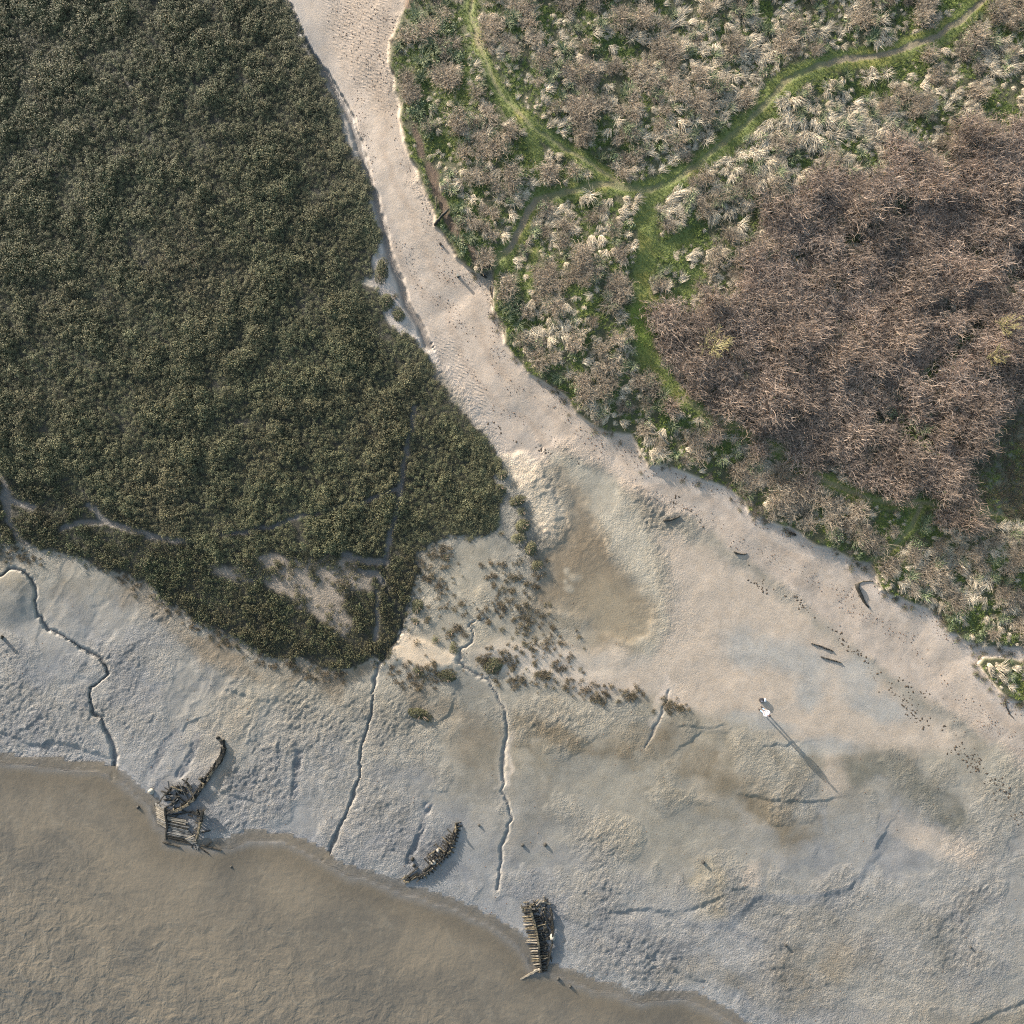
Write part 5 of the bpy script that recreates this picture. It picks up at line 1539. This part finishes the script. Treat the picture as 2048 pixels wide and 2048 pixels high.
ploc = P3(1522, 1418)
PROT = math.radians(44)
person = empty('person', ploc, PROT)
tag(person, 'person in white jacket and blue jeans standing on sand, holding a black controller', 'person')
V = [(0, 0, .95), (0, .01, 1.12), (0, .01, 1.32), (0, .015, 1.50), (0, .035, 1.585), (0, .02, 1.69), (0, .13, 1.60)]
E = [(0, 1), (1, 2), (2, 3), (3, 4), (4, 5), (4, 6)]
RR = [.14, .125, (.16, .12), .055, .082, .080, .014]
for s_ in (-1, 1):
    b0 = len(V)
    V += [(s_ * .18, 0, 1.43), (s_ * .27, .02, 1.16), (s_ * .16, .25, 1.08), (s_ * .12, .315, 1.085)]
    E += [(2, b0), (b0, b0 + 1), (b0 + 1, b0 + 2), (b0 + 2, b0 + 3)]
    RR += [.065, .045, .030, .033]
    for k in range(4):
        f0 = len(V)
        V += [(s_ * (.115 - .0), .335 + .004 * k, 1.115 - .022 * k), (s_ * .085, .375, 1.12 - .022 * k), (s_ * .05, .375 - .006 * k, 1.118 - .022 * k)]
        E += [(b0 + 3, f0), (f0, f0 + 1), (f0 + 1, f0 + 2)]
        RR += [.010, .009, .008]
    f0 = len(V)
    V += [(s_ * .10, .30, 1.125), (s_ * .07, .325, 1.135)]
    E += [(b0 + 2, f0), (f0, f0 + 1)]
    RR += [.011, .010]
    b1 = len(V)
    V += [(s_ * .10, 0, .90), (s_ * .125, .02, .50), (s_ * .145, -.01, .09), (s_ * .16, .13, .045)]
    E += [(0, b1), (b1, b1 + 1), (b1 + 1, b1 + 2), (b1 + 2, b1 + 3)]
    RR += [.10, .062, .042, .038]
skin_mesh('body', V, E, RR, M_SKIN, person)
V = [(0, 0, .86), (0, .005, 1.02), (0, .01, 1.18), (0, .01, 1.36), (0, .01, 1.47)]; E = [(0, 1), (1, 2), (2, 3), (3, 4)]; RR = [(.19, .16), (.19, .16), (.18, .15), (.20, .15), .09]
for s_ in (-1, 1):
    b0 = len(V)
    V += [(s_ * .19, 0, 1.43), (s_ * .28, .015, 1.15), (s_ * .18, .215, 1.085)]
    E += [(3, b0), (b0, b0 + 1), (b0 + 1, b0 + 2)]
    RR += [.092, .072, .055]
jk = skin_mesh('jacket', V, E, RR, M_JACKET, person)
V = [(0, 0, .95)]; E = []; RR = [(.165, .15)]
for s_ in (-1, 1):
    b0 = len(V)
    V += [(s_ * .10, 0, .86), (s_ * .125, .02, .50), (s_ * .145, -.005, .11)]
    E += [(0, b0), (b0, b0 + 1), (b0 + 1, b0 + 2)]
    RR += [.115, .085, .066]
skin_mesh('trousers', V, E, RR, M_JEANS, person)
for s_ in (-1, 1):
    bm = bmesh.new()
    bmesh.ops.create_icosphere(bm, subdivisions=3, radius=1)
    for v in bm.verts:
        q = v.co
        z = max(q.z, -.45)
        v.co = Vector((q.x * .055 * (1.1 if q.y > 0 else .9), q.y * .145, z * .085 * (1.25 - .45 * q.y)))
    vs_ = [v.co + Vector((s_ * .158, .06, .045)) for v in bm.verts]; fs = [tuple(v.index for v in f.verts) for f in bm.faces]; bm.free()
    mesh_obj('shoe', vs_, fs, M_BLACK, person, True)
bm = bmesh.new()
bmesh.ops.create_icosphere(bm, subdivisions=3, radius=1)
for v in bm.verts:
    q = v.co
    k = 1.0 if (q.z > .15 or q.y < -.1) else .72
    v.co = Vector((q.x * .108 * k, -.005 + q.y * .118 * k, 1.665 + q.z * (.115 if q.z > 0 else .15) * k))
vs_ = [v.co.copy() for v in bm.verts]; fs = [tuple(v.index for v in f.verts) for f in bm.faces]; bm.free()
mesh_obj('hair', vs_, fs, M_HAIR, person, True)
sv_, sf_ = [], []
for i in range(12):
    for (rr, zz) in ((.075, 1.47), (.105, 1.50), (.085, 1.545)):
        a_ = 2 * math.pi * i / 12
        sv_.append((rr * math.cos(a_), .015 + rr * math.sin(a_) * 1.05, zz + .01 * math.sin(3 * a_)))
for i in range(12):
    j = (i + 1) % 12
    for k in range(2):
        sf_.append((3 * i + k, 3 * j + k, 3 * j + k + 1, 3 * i + k + 1))
mesh_obj('scarf', sv_, sf_, M_VIOLET, person, True)

def rbox(w, l, h, bev=.02):
    bm = bmesh.new()
    bmesh.ops.create_cube(bm, size=1)
    for v in bm.verts:
        v.co = Vector((v.co.x * w, v.co.y * l, v.co.z * h))
    bmesh.ops.bevel(bm, geom=list(bm.edges), offset=bev, segments=3, affect='EDGES', profile=.5)
    vs_ = [v.co.copy() for v in bm.verts]; fs = [tuple(v.index for v in f.verts) for f in bm.faces]; bm.free()
    return vs_, fs
ctl = empty('remote_controller', ploc + Matrix.Rotation(PROT, 3, 'Z') @ Vector((0, .335, 1.10)), PROT)
tag(ctl, 'black remote controller held in both hands of the person', 'controller')
v, f = rbox(.18, .10, .05, .015); mesh_obj('controller_body', v, f, M_BLACK, ctl, True)
v, f = rbox(.11, .07, .012, .004); v = [q + Vector((0, .075, .045)) for q in v]; mesh_obj('screen', v, f, M_GREYF, ctl)
for s_ in (-1, 1):
    tv, tf = [], []
    tube(tv, tf, (s_ * .055, -.01, .02), (s_ * .055, -.01, .05), .008, .011, 6)
    mesh_obj('stick', tv, tf, M_GREYF, ctl)

rk = empty('rucksack', P3(1524.5, 1399.5), math.radians(4))
tag(rk, 'black rucksack with a white panel lying on the sand near the person', 'bag')
v, f = rbox(.40, .36, .20, .07); v = [q + Vector((-.08, 0, .10)) for q in v]
bagb = mesh_obj('bag_body', v, f, M_BLACK, rk, True)
v, f = rbox(.20, .28, .06, .025); v = [q + Vector((-.14, .0, .21)) for q in v]; mesh_obj('front_pocket', v, f, M_BLACK, rk, True)
v, f = rbox(.22, .30, .14, .05); v = [q + Vector((.18, .0, .13)) for q in v]; mesh_obj('white_panel', v, f, M_WHITE, rk, True)
for yy in (-.07, .05):
    v, f = rbox(.22, .035, .02, .006); v = [q + Vector((-.12, yy, .245)) for q in v]; mesh_obj('strap', v, f, M_GREYF, rk, True)
tv, tf = [], []
for i in range(6):
    a0, a1 = math.pi * i / 6, math.pi * (i + 1) / 6
    tube(tv, tf, (-.28 - .06 * math.sin(a0), .07 * math.cos(a0), .14), (-.28 - .06 * math.sin(a1), .07 * math.cos(a1), .14), .014, .014, 5)
mesh_obj('carry_handle', tv, tf, M_BLACK, rk)
